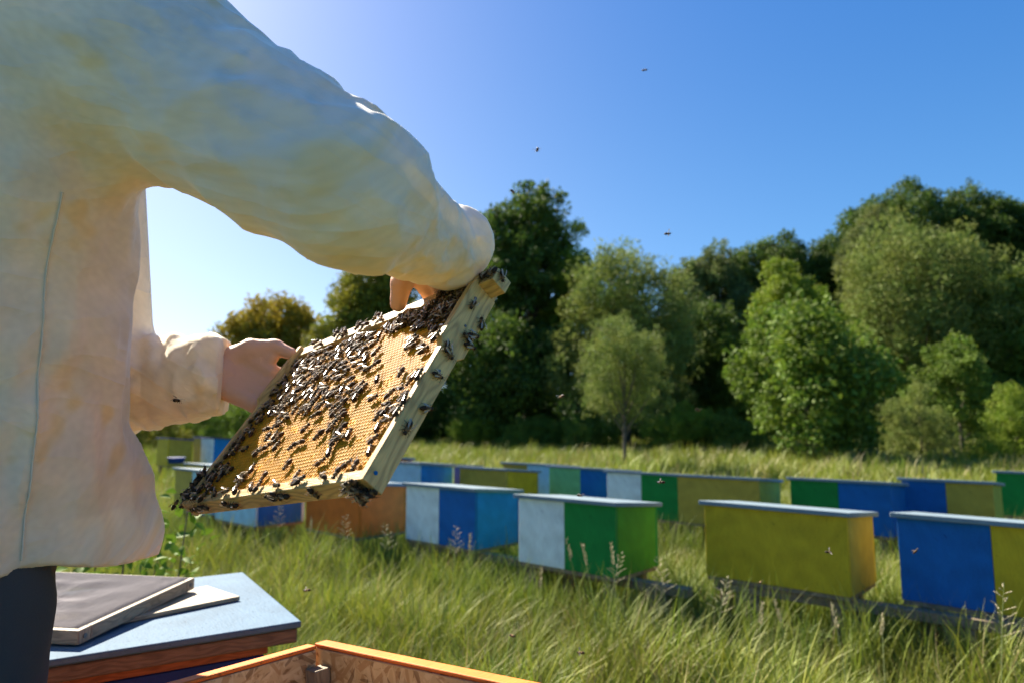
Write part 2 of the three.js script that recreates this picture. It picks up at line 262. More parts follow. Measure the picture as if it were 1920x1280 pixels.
{
  // open orange hive in front, its far corner towards the viewer's left
  const corner = V(-0.283, 0.73, -1.07), turn = -41 * Math.PI / 180;     // local x: to the right and towards the camera
  const L = 0.62, D = 0.36;
  const ex = V(Math.cos(turn), 0, -Math.sin(turn)), ez = V(Math.sin(turn), 0, Math.cos(turn));
  const c = corner.clone().addScaledVector(ex, L / 2).addScaledVector(ez, D / 2);
  const o = thing('beehive', 'open orange hive with bare wooden inside in the foreground', 'beehive', [c.x, 0, c.z], turn);
  o.rotation.set(0, turn, 0.085, 'YXZ'); o.updateMatrixWorld(); o.position.add(corner.clone().sub(V(-L / 2, 0.724, -D / 2).applyMatrix4(o.matrixWorld)));
  footprints.push([c.x, c.z, turn, L / 2, D / 2]);
  const y0 = 0.22, y1 = 0.722, h = y1 - y0, t = 0.010;
  const wall = (w, d, x, z, nx, nz) => {
    const p = put('wall', w, h - 0.006, d, x, (y0 + y1) / 2 - 0.003, z, M.osb, o, 0.002, w > d ? 0 : 2);
    put('outer_face', w + (nz ? 0.0 : 0), h - 0.006, d, x + nx * (t + 0.0005), (y0 + y1) / 2 - 0.003, z + nz * (t + 0.0005), paints.orange, o, 0.002);
    put('rim', w + (nx ? t + 0.002 : 0), 0.0055, d + (nz ? t + 0.002 : 0), x + nx * t / 2, y1 - 0.0025, z + nz * t / 2, paints.orange, o, 0.002);
    return p;
  };
  wall(L, t, 0, -D / 2 + t, 0, -1); wall(L, t, 0, D / 2 - t, 0, 1);
  wall(t, D - 4 * t - 0.004, -L / 2 + t, 0, -1, 0); wall(t, D - 4 * t - 0.004, L / 2 - t, 0, 1, 0);
  for (const sx of [-1, 1]) for (const sz of [-1, 1]) put('corner_post', 0.026, h - 0.03, 0.026, sx * (L / 2 - 1.5 * t - 0.0145), (y0 + y1) / 2 - 0.012, sz * (D / 2 - 1.5 * t - 0.0145), M.whiteWood, o, 0.002, 1);
  for (const sz of [-1, 1]) put('ledge', L - 0.10, 0.018, 0.02, 0, y1 - 0.062, sz * (D / 2 - 1.5 * t - 0.0115), M.whiteWood, o, 0.002);
  for (const sx of [-1, 1]) put('ledge', 0.02, 0.018, D - 0.10, sx * (L / 2 - 1.5 * t - 0.0115), y1 - 0.062, 0, M.whiteWood, o, 0.002);
  put('floor_board', L, 0.022, D, 0, y0 - 0.0125, 0, M.greyWood, o, 0.003);
  for (const sx of [-1, 1]) for (const sz of [-1, 1]) put('leg', 0.06, 0.32, 0.06, sx * (L / 2 - 0.07), 0.047, sz * (D / 2 - 0.06), M.greyWood, o, 0.004, 1);
  // frames still hanging inside, their bars on the ledges
  for (let k = 0; k < 7; k++) {
    const fo = thing('hive_frame', ['first', 'second', 'third', 'fourth', 'fifth', 'sixth', 'seventh'][k] + ' frame hanging in the open orange hive, counted from its far end', 'hive frame', [0, 0, 0], 0, 'frames inside the orange hive');
    o.updateMatrixWorld(); const P = V(-L / 2 + 0.10 + k * 0.037, y1 - 0.044, 0).applyMatrix4(o.matrixWorld); fo.position.copy(P); fo.quaternion.setFromEuler(o.rotation);
    put('top_bar', 0.024, 0.017, D - 0.085, 0, 0, 0, M.pineDark, fo, 0.002);
    put('comb', 0.022, 0.26, D - 0.14, 0, -0.142, 0, std({ color: rgb(0.42, 0.24, 0.06), roughness: 0.7 }), fo, 0.004);
  }
}
// ------------------------------------------------------------------ the comb frame in the beekeeper's hands
const FR = new THREE.Group();
FR.position.set(-0.242, 1.086, -0.88);
{ const X = V(0.717, 0.135, 0.684).normalize(); let Y = V(0.357, 0.772, -0.526); Y.addScaledVector(X, -X.dot(Y)).normalize(); const N = X.clone().cross(Y); FR.quaternion.setFromRotationMatrix(new THREE.Matrix4().makeBasis(X, Y, N)); }
FR.updateMatrixWorld(true);
const toWorld = (x, y, n) => V(x, y, n).applyMatrix4(FR.matrixWorld);
const FW = 0.435, FH = 0.30, COMB = -0.0065;
{
  const o = FR; o.name = numbered('comb_frame'); tag(o, 'wooden hive frame of golden comb covered with bees, held in two hands', 'comb frame'); scene.add(o);
  put('top_bar', 0.482, 0.020, 0.025, 0, FH / 2 - 0.010, -0.0125, M.pine, o, 0.0012);
  for (const s of [-1, 1]) {
    const bar = mesh('end_bar', (() => {
      // wide shoulder above, narrow below
      const sh = new THREE.Shape([[-0.025, -FH / 2], [0.0, -FH / 2], [0.0, 0.028], [0.0065, 0.036], [0.0065, FH / 2 - 0.0205], [-0.0315, FH / 2 - 0.0205], [-0.0315, 0.036], [-0.025, 0.028]].map((q) => new THREE.Vector2(...q)));
      const g = new THREE.ExtrudeGeometry(sh, { depth: 0.0086, bevelEnabled: true, bevelSize: 0.0007, bevelThickness: 0.0007, bevelSegments: 1 });
      g.rotateY(-Math.PI / 2); g.translate(0.0043, 0, 0); g.rotateY(Math.PI); g.rotateY(Math.PI); return boxUV(g, 1);
    })(), M.pine, o); bar.position.set(s * (FW / 2 - 0.005), 0, 0);
    // ears of the end bar rise beside the top bar
    for (const k of [-1, 1]) put('end_bar_ear', 0.010, 0.0195, 0.0055, 0, FH / 2 - 0.0105, -0.0125 + k * 0.0157, M.pine, bar, 0.0008, 1);
    for (const y of [0.07, 0.0, -0.07]) { const g = new THREE.CylinderGeometry(0.0016, 0.0016, 0.0012, 8); g.rotateZ(Math.PI / 2); const m = mesh('nail', g, M.nail, bar); m.position.set(s * 0.0052, y, -0.0125); }
    const g = new THREE.CylinderGeometry(0.0022, 0.0022, 0.0012, 8); g.rotateZ(Math.PI / 2); const m = mesh('nail', g, M.nail, bar); m.position.set(s * 0.0052, FH / 2 - 0.04, -0.006);
    const m2 = mesh('nail', g, paints.azure, bar); m2.position.set(s * 0.0052, -FH / 2 + 0.012, -0.008);
  }
  put('bottom_bar', FW - 0.0204, 0.012, 0.024, 0, -FH / 2 + 0.006, -0.0125, M.pine, o, 0.0012);
  // the comb: hexagonal cells, capped ones domed, others open
  const a = 0.0034, dx = a * Math.sqrt(3), dy = a * 1.5, P = [], C = [], I = [], x0 = -FW / 2 + 0.011, x1 = FW / 2 - 0.011, yb = -FH / 2 + 0.0125, yt = FH / 2 - 0.0205;
  const add = (x, y, z, c) => { P.push(x, y, z); C.push(...c); return P.length / 3 - 1; };
  let row = 0;
  for (let y = yb + a * 0.7; y < yt - a * 0.3; y += dy, row++) for (let x = x0 + dx / 2 + (row % 2) * dx / 2; x < x1 - dx * 0.3; x += dx) {
    const nz = n2(x * 18, y * 18), wob = 0.0004 * n2(x * 30 + 5, y * 30), open = nz + 0.5 * n2(x * 90, y * 90) > 0.78 || R() < 0.015;
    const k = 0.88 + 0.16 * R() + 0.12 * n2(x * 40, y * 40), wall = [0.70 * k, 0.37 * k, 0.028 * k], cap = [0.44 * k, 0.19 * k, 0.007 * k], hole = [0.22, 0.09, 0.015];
    const ring = (r, z, c) => { const s = []; for (let q = 0; q < 6; q++) { const t = Math.PI / 6 + q * Math.PI / 3; s.push(add(x + r * Math.cos(t), y + r * Math.sin(t), z + wob, c)); } return s; };
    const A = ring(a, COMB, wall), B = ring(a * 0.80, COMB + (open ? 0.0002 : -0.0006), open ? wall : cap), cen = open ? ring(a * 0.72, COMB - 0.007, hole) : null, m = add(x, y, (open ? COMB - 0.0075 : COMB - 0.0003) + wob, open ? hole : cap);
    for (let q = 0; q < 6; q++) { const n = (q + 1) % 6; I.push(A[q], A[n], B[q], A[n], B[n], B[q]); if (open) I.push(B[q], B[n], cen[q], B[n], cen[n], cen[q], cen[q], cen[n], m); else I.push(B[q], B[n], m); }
  }
  const g = new THREE.BufferGeometry(); g.setAttribute('position', new THREE.Float32BufferAttribute(P, 3)); g.setAttribute('color', new THREE.Float32BufferAttribute(C, 3)); g.setIndex(I); g.computeVertexNormals();
  const wax = phy({ vertexColors: true, roughness: 0.6, specularIntensity: 0.25 });
  const cells = mesh('comb_cells', g, wax, o); cells.userData = { kind: 'stuff', label: 'golden wax cells, mostly capped' };
  put('comb_core', FW - 0.0215, FH - 0.034, 0.009, 0, -0.0038, COMB - 0.0135, std({ color: rgb(0.55, 0.33, 0.08), roughness: 0.7 }), o, 0.001);
  const back = mesh('comb_cells', g, wax, o); back.rotation.y = Math.PI; back.position.z = -0.025; back.userData = { kind: 'stuff' };
}

// ------------------------------------------------------------------ the beekeeper
function surfaceNets(sdf, lo, hi, cell) {
  const n = [0, 1, 2].map((k) => Math.ceil((hi[k] - lo[k]) / cell) + 1), [nx, ny, nz] = n, F = new Float32Array(nx * ny * nz);
  for (let k = 0, o = 0; k < nz; k++) for (let j = 0; j < ny; j++) for (let i = 0; i < nx; i++, o++) F[o] = sdf(lo[0] + i * cell, lo[1] + j * cell, lo[2] + k * cell);
  const id = new Int32Array(nx * ny * nz).fill(-1), P = [], I = [], sy = nx, sz = nx * ny;
  const E = [[0, 1], [0, sy], [0, sz], [1, 1 + sy], [1, 1 + sz], [sy, sy + 1], [sy, sy + sz], [sz, sz + 1], [sz, sz + sy], [1 + sy, 1 + sy + sz], [1 + sz, 1 + sy + sz], [sy + sz, 1 + sy + sz]];
  const off = (q) => { const z = Math.floor(q / sz), y = Math.floor((q - z * sz) / sy); return [q - z * sz - y * sy, y, z]; }, EO = E.map(([a, b]) => [off(a), off(b)]);
  for (let k = 0; k < nz - 1; k++) for (let j = 0; j < ny - 1; j++) for (let i = 0; i < nx - 1; i++) {
    const o = i + j * sy + k * sz; let x = 0, y = 0, z = 0, c = 0;
    for (let e = 0; e < 12; e++) { const a = F[o + E[e][0]], b = F[o + E[e][1]]; if (a < 0 === b < 0) continue; const t = a / (a - b), [p, q] = EO[e]; x += p[0] + (q[0] - p[0]) * t; y += p[1] + (q[1] - p[1]) * t; z += p[2] + (q[2] - p[2]) * t; c++; }
    if (!c) continue; id[o] = P.length / 3; P.push(lo[0] + (i + x / c) * cell, lo[1] + (j + y / c) * cell, lo[2] + (k + z / c) * cell);
  }
  for (let k = 1; k < nz - 1; k++) for (let j = 1; j < ny - 1; j++) for (let i = 1; i < nx - 1; i++) {
    const o = i + j * sy + k * sz, a = F[o] < 0;
    for (const [s, u, v] of [[1, sy, sz], [sy, sz, 1], [sz, 1, sy]]) {
      if (a === F[o + s] < 0) continue; const q = [id[o], id[o - u], id[o - u - v], id[o - v]]; if (q.some((t) => t < 0)) continue;
      if (a) I.push(q[0], q[1], q[2], q[0], q[2], q[3]); else I.push(q[0], q[2], q[1], q[0], q[3], q[2]);
    }
  }
  const g = new THREE.BufferGeometry(); g.setAttribute('position', new THREE.Float32BufferAttribute(P, 3)); g.setIndex(I); g.computeVertexNormals();
  const uv = new Float32Array(P.length / 3 * 2); for (let i = 0; i < P.length / 3; i++) { uv[2 * i] = P[3 * i] * 0.7 - P[3 * i + 2] * 0.7; uv[2 * i + 1] = P[3 * i + 1] + 0.3 * (P[3 * i] + P[3 * i + 2]); }
  g.setAttribute('uv', new THREE.BufferAttribute(uv, 2)); return g;
}
const smin = (a, b, k) => { const h = Math.max(k - Math.abs(a - b), 0) / k; return Math.min(a, b) - h * h * k / 4; };
function capsule(a, b, ra, rb) {   // distance to a tapered capsule; also keeps where along it the nearest point lies
  const ax = a[0], ay = a[1], az = a[2], dx = b[0] - ax, dy = b[1] - ay, dz = b[2] - az, L = dx * dx + dy * dy + dz * dz;
  const f = (x, y, z) => { const px = x - ax, py = y - ay, pz = z - az, t = Math.min(1, Math.max(0, (px * dx + py * dy + pz * dz) / L)); f.t = t; return Math.hypot(px - dx * t, py - dy * t, pz - dz * t) - (ra + (rb - ra) * t); };
  return f;
}
const SH_R = [-0.405, 1.455, -0.79], EL_R = [-0.152, 1.268, -0.62], WR_R = [-0.080, 1.256, -0.80], SH_L = [-0.70, 1.45, -1.05], EL_L = [-0.70, 1.11, -1.16], WR_L = [-0.462, 1.128, -1.085];
// the jacket's trunk: rows of height, centre x, centre z, half width across the back, half depth
const TR = [[0.80, -0.715, -0.91, 0.215, 0.235], [0.90, -0.715, -0.905, 0.215, 0.23], [0.97, -0.715, -0.90, 0.21, 0.205], [1.06, -0.715, -0.89, 0.205, 0.175], [1.20, -0.70, -0.885, 0.205, 0.168], [1.34, -0.675, -0.875, 0.215, 0.15], [1.44, -0.645, -0.875, 0.225, 0.145], [1.52, -0.635, -0.87, 0.225, 0.145], [1.585, -0.635, -0.865, 0.17, 0.12], [1.635, -0.62, -0.88, 0.10, 0.09], [1.70, -0.61, -0.89, 0.02, 0.02]];
function trunk(x, y, z) {
  let i = 0; while (i < TR.length - 2 && y > TR[i + 1][0]) i++;
  const A = TR[i], B = TR[i + 1], t = smooth(A[0], B[0], y), cx = lerp(A[1], B[1], t), cz = lerp(A[2], B[2], t), w = lerp(A[3], B[3], t), d = lerp(A[4], B[4], t);
  const px = x - cx, pz = z - cz, l = (px + pz) * 0.7071, f = (px - pz) * 0.7071, q = Math.sqrt((l / w) ** 2 + (f / d) ** 2);
  const g = Math.sqrt((l / (w * w)) ** 2 + (f / (d * d)) ** 2) || 1e-6;
  return q < 0.3 ? -0.08 : (q * q - 1) / (2 * g) * (q > 1.6 ? 0.6 : 1);
}
const upR = capsule(SH_R, EL_R, 0.108, 0.068), foR = capsule(EL_R, WR_R, 0.066, 0.044), upL = capsule(SH_L, EL_L, 0.10, 0.085), foL = capsule(EL_L, [-0.478, 1.126, -1.09], 0.082, 0.066);
const cuffR = capsule([-0.068, 1.270, -0.812], [-0.078, 1.258, -0.828], 0.046, 0.039), deltR = capsule([-0.60, 1.555, -0.83], [-0.42, 1.475, -0.79], 0.10, 0.10);
function jacketSDF(x, y, z) {
  let tr = trunk(x, y, z);
  if (tr > 0.35) { const m = Math.min(upR(x, y, z), foR(x, y, z), foL(x, y, z)); if (m > 0.15) return m; }
  // hanging drape of the back, gathered towards the armpit
  const fl = smooth(1.45, 0.9, y);
  tr += (0.010 * n3(x * 6 + y * 1.2, y * 1.5, z * 6) + 0.006 * n3(x * 13 + y * 4, y * 3.2, z * 13) + 0.0022 * n3(x * 30, y * 11, z * 30)) * (0.6 + 0.9 * fl);
  let a = upR(x, y, z), t = upR.t, b = foR(x, y, z), s = foR.t;
  const pull = x * 0.72 + z * 0.35;   // runs along the upper arm
  const rg = (v) => 0.5 - Math.abs(v), q1 = rg(n3(pull * 8 + y * 9, y * 5, z * 6)), q2 = rg(n3(x * 13 + y * 11, y * 9 - x * 5, z * 8));
  a -= (0.011 * q1 + 0.007 * q2) * (0.5 + 0.8 * t) - 0.003 * n3(x * 28 + y * 20, y * 14, z * 16);
  b -= 0.009 * (0.5 - Math.abs(n3(x * 11, y * 20 + z * 12, z * 19))) - 0.003 * n3(x * 34, y * 30, z * 34);
  let arm = smin(a, b, 0.03);
  const c = cuffR(x, y, z) + 0.0025 * n3(x * 40, y * 40, z * 40); arm = smin(arm, c, 0.018);
  arm = smin(arm, deltR(x, y, z) + 0.006 * n3(x * 9, y * 6, z * 9), 0.06);
  let l = smin(upL(x, y, z), foL(x, y, z) + 0.007 * n3(x * 24 + y * 10, y * 9, z * 12) + 0.003 * n3(x * 45, y * 20, z * 30), 0.04);
  return smin(smin(tr, arm, 0.075), l, 0.05);
}
const hem = (x, y, z) => 0.885 + 0.012 * n3(x * 5, 0, z * 5) + 0.16 * ((x + 0.735) * 0.7071 - (z + 0.9) * 0.7071) * -0.45 - y;   // front hangs a little lower
const jacket = (x, y, z) => Math.max(jacketSDF(x, y, z), hem(x, y, z), (x - WR_L[0]) * 0.95 + (z - WR_L[2]) * -0.2 + 0.0 > 0.005 && z < -1.0 && y < 1.3 && x < -0.3 ? 0.02 : -1);
const skinP = (() => {
  // hands in the frame's own axes: X along the top bar, Y up the comb, N out of it
  const cap = (a, b, ra, rb) => capsule(toWorld(...a).toArray(), toWorld(...b).toArray(), ra, rb);
  const chain = (pts, r) => pts.slice(1).map((q, i) => cap(pts[i], q, r[i], r[i + 1]));
  const right = [], left = [];
  const wr = FR.worldToLocal(V(...WR_R)).toArray(), wl = FR.worldToLocal(V(...WR_L)).toArray();
  const kn = [[0.092, 0.176, 0.018], [0.113, 0.180, 0.017], [0.134, 0.178, 0.017], [0.153, 0.172, 0.018]], rk = [0.0125, 0.0125, 0.012, 0.011];
  kn.forEach((k, i) => right.push(cap(wr.map((q, j) => q + [(i - 1.5) * 0.010, 0.004, 0][j]), k, 0.020, rk[i] + 0.001)));
  kn.forEach((k, i) => { const r = rk[i] * 0.82, m = [1, 1.06, 1.0, 0.84][i]; right.push(chain([k, [k[0] - 0.003, 0.167 + 0.001 * i, -0.022 * m], [k[0] - 0.004, 0.142, -0.040], [k[0] - 0.004, 0.124 + 0.004 * i, -0.037]], [rk[i], r, r * 0.92, r * 0.82])); });
  right.push(chain([[0.150, 0.150, 0.050], [0.122, 0.152, 0.047], [0.086, 0.152, 0.032], [0.066, 0.139, 0.0125]], [0.020, 0.0168, 0.0138, 0.0112]));
  const kl = [[-0.243, 0.100, -0.006], [-0.244, 0.080, -0.008], [-0.245, 0.058, -0.007], [-0.245, 0.038, -0.003]];
  kl.forEach((k, i) => left.push(cap(wl.map((q, j) => q + [0, (1.5 - i) * 0.011, 0][j]), k, 0.021, rk[i] + 0.001)));
  kl.forEach((k, i) => { const r = rk[i] * 0.82; left.push(chain([k, [-0.234, k[1] + 0.002, -0.040], [-0.210, k[1] + 0.003, -0.046], [-0.193, k[1] + 0.003, -0.040]], [rk[i], r, r * 0.92, r * 0.82])); });
  left.push(cap([-0.268, 0.100, 0.050], [-0.243, 0.098, 0.010], 0.014, 0.011), cap([-0.262, 0.108, 0.048], [-0.240, 0.114, 0.022], 0.012, 0.010)); left.push(chain([[-0.285, 0.088, 0.060], [-0.262, 0.112, 0.052], [-0.238, 0.131, 0.029], [-0.2165, 0.130, 0.0095]], [0.021, 0.0160, 0.0125, 0.0098]));
  return { right: right.flat(), left: left.flat() };
})();
const blend = (list, k) => (x, y, z) => { let d = 9; for (const f of list) { const q = f(x, y, z); if (q < d + k) d = smin(d, q, k); } return d; };
const handR = blend([capsule(EL_R, WR_R, 0.042, 0.030), ...skinP.right], 0.007), handL = blend([capsule(EL_L, WR_L, 0.042, 0.029), ...skinP.left], 0.007);
const wr = (f) => (x, y, z) => f(x, y, z) + 0.0006 * n3(x * 110, y * 110, z * 110);
{
  const o = thing('person', 'person in a loose white jacket and dark trousers holding up the comb frame', 'person', [-0.77, 0, -0.85]);
  const rel = (g) => g.translate(0.77, 0, 0.85);
  const skin = phy({ color: rgb(0.60, 0.33, 0.22), roughness: 0.55, bumpMap: weave, bumpScale: 0.0003, sheen: 0.3, sheenColor: rgb(0.8, 0.4, 0.3), sheenRoughness: 0.6 });
  const HD = [-0.545, 1.74, -0.945];
  const legR = [capsule([-0.64, 0.86, -0.80], [-0.65, 0.46, -0.79], 0.075, 0.05), capsule([-0.65, 0.46, -0.79], [-0.69, 0.08, -0.80], 0.05, 0.035)];
  const legL = [capsule([-0.83, 0.86, -0.93], [-0.83, 0.46, -0.93], 0.075, 0.05), capsule([-0.83, 0.46, -0.93], [-0.86, 0.08, -0.91], 0.05, 0.035)];
  const bodyF = blend([(x, y, z) => Math.max(trunk(x, y, z) + 0.034, 0.93 - y, y - 1.56), capsule([-0.76, 0.92, -0.87], [-0.66, 1.34, -0.885], 0.11, 0.11), capsule([-0.66, 1.34, -0.885], [-0.60, 1.5, -0.90], 0.10, 0.055), capsule([-0.60, 1.5, -0.90], HD, 0.052, 0.05), capsule([-0.60, 1.43, -0.88], SH_R, 0.07, 0.055), capsule([-0.62, 1.43, -0.90], SH_L, 0.07, 0.055), capsule(SH_R, EL_R, 0.05, 0.04), capsule(EL_R, WR_R, 0.04, 0.028), capsule(SH_L, EL_L, 0.05, 0.04), capsule(EL_L, WR_L, 0.04, 0.027), ...legR, ...legL], 0.05);
  // head: looks down towards the comb
  const fw = V(0.62, -0.30, -0.72).normalize(), up = V(0, 1, 0).addScaledVector(fw, -fw.y).normalize(), sd = fw.clone().cross(up);
  const hp = (f, u, s) => [HD[0] + fw.x * f + up.x * u + sd.x * s, HD[1] + fw.y * f + up.y * u + sd.y * s, HD[2] + fw.z * f + up.z * u + sd.z * s];
  const headF = blend([capsule(hp(-0.015, 0.035, 0), hp(0.0, 0.0, 0), 0.088, 0.082), capsule(hp(0.02, -0.03, 0), hp(0.055, -0.085, 0), 0.066, 0.036), capsule(hp(0.085, 0.012, 0), hp(0.105, -0.028, 0), 0.010, 0.014), capsule(hp(0.078, 0.025, -0.035), hp(0.078, 0.025, 0.035), 0.014, 0.014), capsule(hp(0.083, -0.058, -0.018), hp(0.083, -0.058, 0.018), 0.009, 0.009), capsule(hp(-0.005, 0.02, 0.078), hp(-0.008, -0.03, 0.078), 0.018, 0.012), capsule(hp(-0.005, 0.02, -0.078), hp(-0.008, -0.03, -0.078), 0.018, 0.012), capsule([-0.60, 1.5, -0.90], hp(-0.03, -0.05, 0), 0.054, 0.052)], 0.02);
  const parts = [surfaceNets(bodyF, [-1.0, 0.03, -1.25], [0.0, 1.66, -0.5], 0.014), surfaceNets(headF, [-0.75, 1.5, -1.15], [-0.35, 1.92, -0.75], 0.006), surfaceNets(wr(handR), [-0.22, 1.10, -1.02], [0.06, 1.34, -0.66], 0.0032), surfaceNets(wr(handL), [-0.56, 1.0, -1.2], [-0.28, 1.26, -0.93], 0.0032)];
  const body = mesh('body', rel(mergeGeometries(parts)), skin, o);
  for (const s of [-1, 1]) { const e = mesh('eye', new THREE.SphereGeometry(0.012, 12, 8), std({ color: rgb(0.7, 0.7, 0.68), roughness: 0.2 }), body); e.position.set(...hp(0.078, 0.006, s * 0.032)).add(V(0.77, 0, 0.85)); }
  const hair = (x, y, z) => Math.max(headF(x, y, z) - 0.012 + 0.004 * n3(x * 60, y * 60, z * 60), (x - HD[0]) * fw.x + (y - HD[1]) * fw.y + (z - HD[2]) * fw.z - 0.045 - ((y - HD[1]) > 0.06 ? 0.03 : 0), -(y - HD[1] + 0.04));
  mesh('hair', rel(surfaceNets(hair, [-0.75, 1.6, -1.15], [-0.35, 1.92, -0.75], 0.006)), std({ color: rgb(0.05, 0.03, 0.02), roughness: 0.7 }), body);
  const cloth = phy({ color: rgb(0.93, 0.85, 0.72), map: clothT, bumpMap: clothB, bumpScale: 0.0022, roughness: 0.92, transmission: 0.27, thickness: 0, sheen: 0.25, sheenRoughness: 0.6, sheenColor: rgb(1, 1, 1) });
  const jk = mesh('jacket', rel(surfaceNets(jacket, [-1.06, 0.80, -1.32], [0.02, 1.74, -0.44], 0.0062)), cloth, o);
  // seams: found by walking out from the jacket's middle to its surface
  const seamM = std({ color: rgb(0.58, 0.52, 0.43), roughness: 0.9 });
  const seam = (th0, th1, y0, y1, r) => {
    const pts = []; for (let k = 0; k <= 60; k++) {
      const y = lerp(y0, y1, k / 60), th = lerp(th0, th1, smooth(0, 1, k / 60)); let s = 0.05; const cx = -0.70, cz = -0.88;
      while (s < 0.45 && jacketSDF(cx + Math.sin(th) * s, y, cz + Math.cos(th) * s) < 0) s += 0.002;
      pts.push(V(cx + Math.sin(th) * s + 0.77, y, cz + Math.cos(th) * s + 0.85));
    } mesh('seam', tube(pts, pts.map(() => r), 5), seamM, jk);
  };
  seam(1.00, 0.96, 0.90, 1.31, 0.0012);
  // trousers and boots
  const tro = blend([capsule([-0.77, 0.93, -0.86], [-0.74, 0.90, -0.86], 0.145, 0.15), capsule([-0.64, 0.84, -0.80], [-0.65, 0.46, -0.79], 0.105, 0.09), capsule([-0.65, 0.46, -0.79], [-0.69, 0.10, -0.80], 0.088, 0.08), capsule([-0.83, 0.84, -0.93], [-0.83, 0.46, -0.93], 0.105, 0.085), capsule([-0.83, 0.46, -0.93], [-0.86, 0.10, -0.91], 0.085, 0.08)], 0.05);
  const troF = (x, y, z) => Math.max(tro(x, y, z) + 0.006 * n3(x * 14, y * 7, z * 14), 0.07 - y, y - 0.96);
  mesh('trousers', rel(surfaceNets(troF, [-1.02, 0.04, -1.12], [-0.48, 1.0, -0.62], 0.010)), std({ color: rgb(0.035, 0.04, 0.045), roughness: 0.9, bumpMap: weave, bumpScale: 0.0008 }), o);
  for (const [x, z] of [[-0.69, -0.80], [-0.86, -0.91]]) { const bf = blend([capsule([x, 0.16, z], [x, 0.05, z], 0.05, 0.045), capsule([x - 0.02, 0.042, z + 0.02], [x + 0.12, 0.038, z - 0.12], 0.043, 0.038)], 0.03); mesh('boot', rel(surfaceNets((a, b, c) => Math.max(bf(a, b, c), -b + 0.002), [x - 0.1, -0.02, z - 0.2], [x + 0.2, 0.24, z + 0.1], 0.009)), std({ color: rgb(0.03, 0.028, 0.025), roughness: 0.5 }), o); }
}
// ------------------------------------------------------------------ bees
const bee = (() => {
  // body along +z (head forward), back towards +y, one continuous surface with legs and feelers grown on
  const prof = [[-0.0078, 0.0002], [-0.0072, 0.0009], [-0.0058, 0.0018], [-0.0040, 0.00245], [-0.0022, 0.00255], [-0.0008, 0.0019], [-0.0002, 0.0009], [0.0004, 0.0018], [0.0016, 0.0024], [0.0030, 0.0023], [0.0040, 0.0014], [0.0044, 0.0011], [0.0050, 0.0018], [0.0060, 0.0019], [0.0068, 0.0010], [0.0070, 0.0002]];
  const g = tube(prof.map(([z]) => V(0, 0.0028 + (z < -0.001 ? (z + 0.001) * 0.12 : 0), z)), prof.map((q) => q[1]), 9);
  const legs = []; for (const s of [-1, 1]) for (const [z, fz] of [[0.0030, 0.0058], [0.0016, 0.0010], [0.0004, -0.0045]]) legs.push(tube([V(s * 0.0012, 0.0018, z), V(s * 0.0034, 0.0036, (z + fz) / 2), V(s * 0.0052, 0.0002, fz)], [0.0004, 0.0003, 0.00018], 3, false));
  for (const s of [-1, 1]) legs.push(tube([V(s * 0.0006, 0.0036, 0.0066), V(s * 0.0014, 0.0044, 0.0080), V(s * 0.0020, 0.0034, 0.0096)], [0.0002, 0.00016, 0.0001], 3, false));
  const make = (a, b, th) => paint(mergeGeometries([g, ...legs]), (x, y, z) => (Math.abs(x) > 0.0028 || y < 0.0003 ? [0.02, 0.012, 0.006] : z > 0.0042 ? [0.03, 0.02, 0.012] : z > -0.0004 ? th : Math.sin(z * 3600) > -0.1 ? a : b));
  const bodies = [make([0.17, 0.085, 0.025], [0.045, 0.024, 0.012], [0.20, 0.12, 0.05]), make([0.26, 0.13, 0.035], [0.05, 0.026, 0.012], [0.24, 0.15, 0.065]), make([0.09, 0.05, 0.022], [0.028, 0.017, 0.010], [0.13, 0.08, 0.038])];
  const wingG = (len, wid) => { const P = [0, 0, 0], I = [], n = 10; for (let k = 0; k <= n; k++) { const t = k / n * Math.PI * 2, l = (1 - Math.cos(t)) / 2; P.push(Math.sin(t) * wid * (0.45 + 0.55 * l), 0.0004 * Math.sin(l * 3), -l * len); } for (let k = 1; k <= n; k++) I.push(0, k, k + 1); const q = new THREE.BufferGeometry(); q.setAttribute('position', new THREE.Float32BufferAttribute(P, 3)); q.setIndex(I); q.computeVertexNormals(); return q; };
  const wing = wingG(0.0090, 0.0015), flyWing = wingG(0.0090, 0.0019);
  const bm = phy({ vertexColors: true, roughness: 0.6, specularIntensity: 0.35, sheen: 0.5, sheenColor: rgb(0.35, 0.22, 0.10), sheenRoughness: 0.5 }), wm = phy({ color: rgb(0.62, 0.52, 0.42), roughness: 0.25, transmission: 0.7, thickness: 0, specularIntensity: 1, clearcoat: 0.8, clearcoatRoughness: 0.2 });
  const folded = new THREE.Group(), flying = new THREE.Group();
  return (v, fly, label, group, scale = 1) => {
    const o = thing('honeybee', label, 'bee', [0, 0, 0], 0, group); mesh('body', bodies[v], bm, o);
    for (const s of [-1, 1]) { const w = mesh('wing', fly ? flyWing : wing, wm, o); w.position.set(s * 0.0012, 0.0052, 0.0018); w.rotation.set(fly ? 0.15 : 0.10, s * (fly ? -1.75 : -0.30), s * (fly ? 0.35 : -0.28), 'YXZ'); }
    o.scale.setScalar(scale); return o;
  };
})();
const rb = RNG(77);
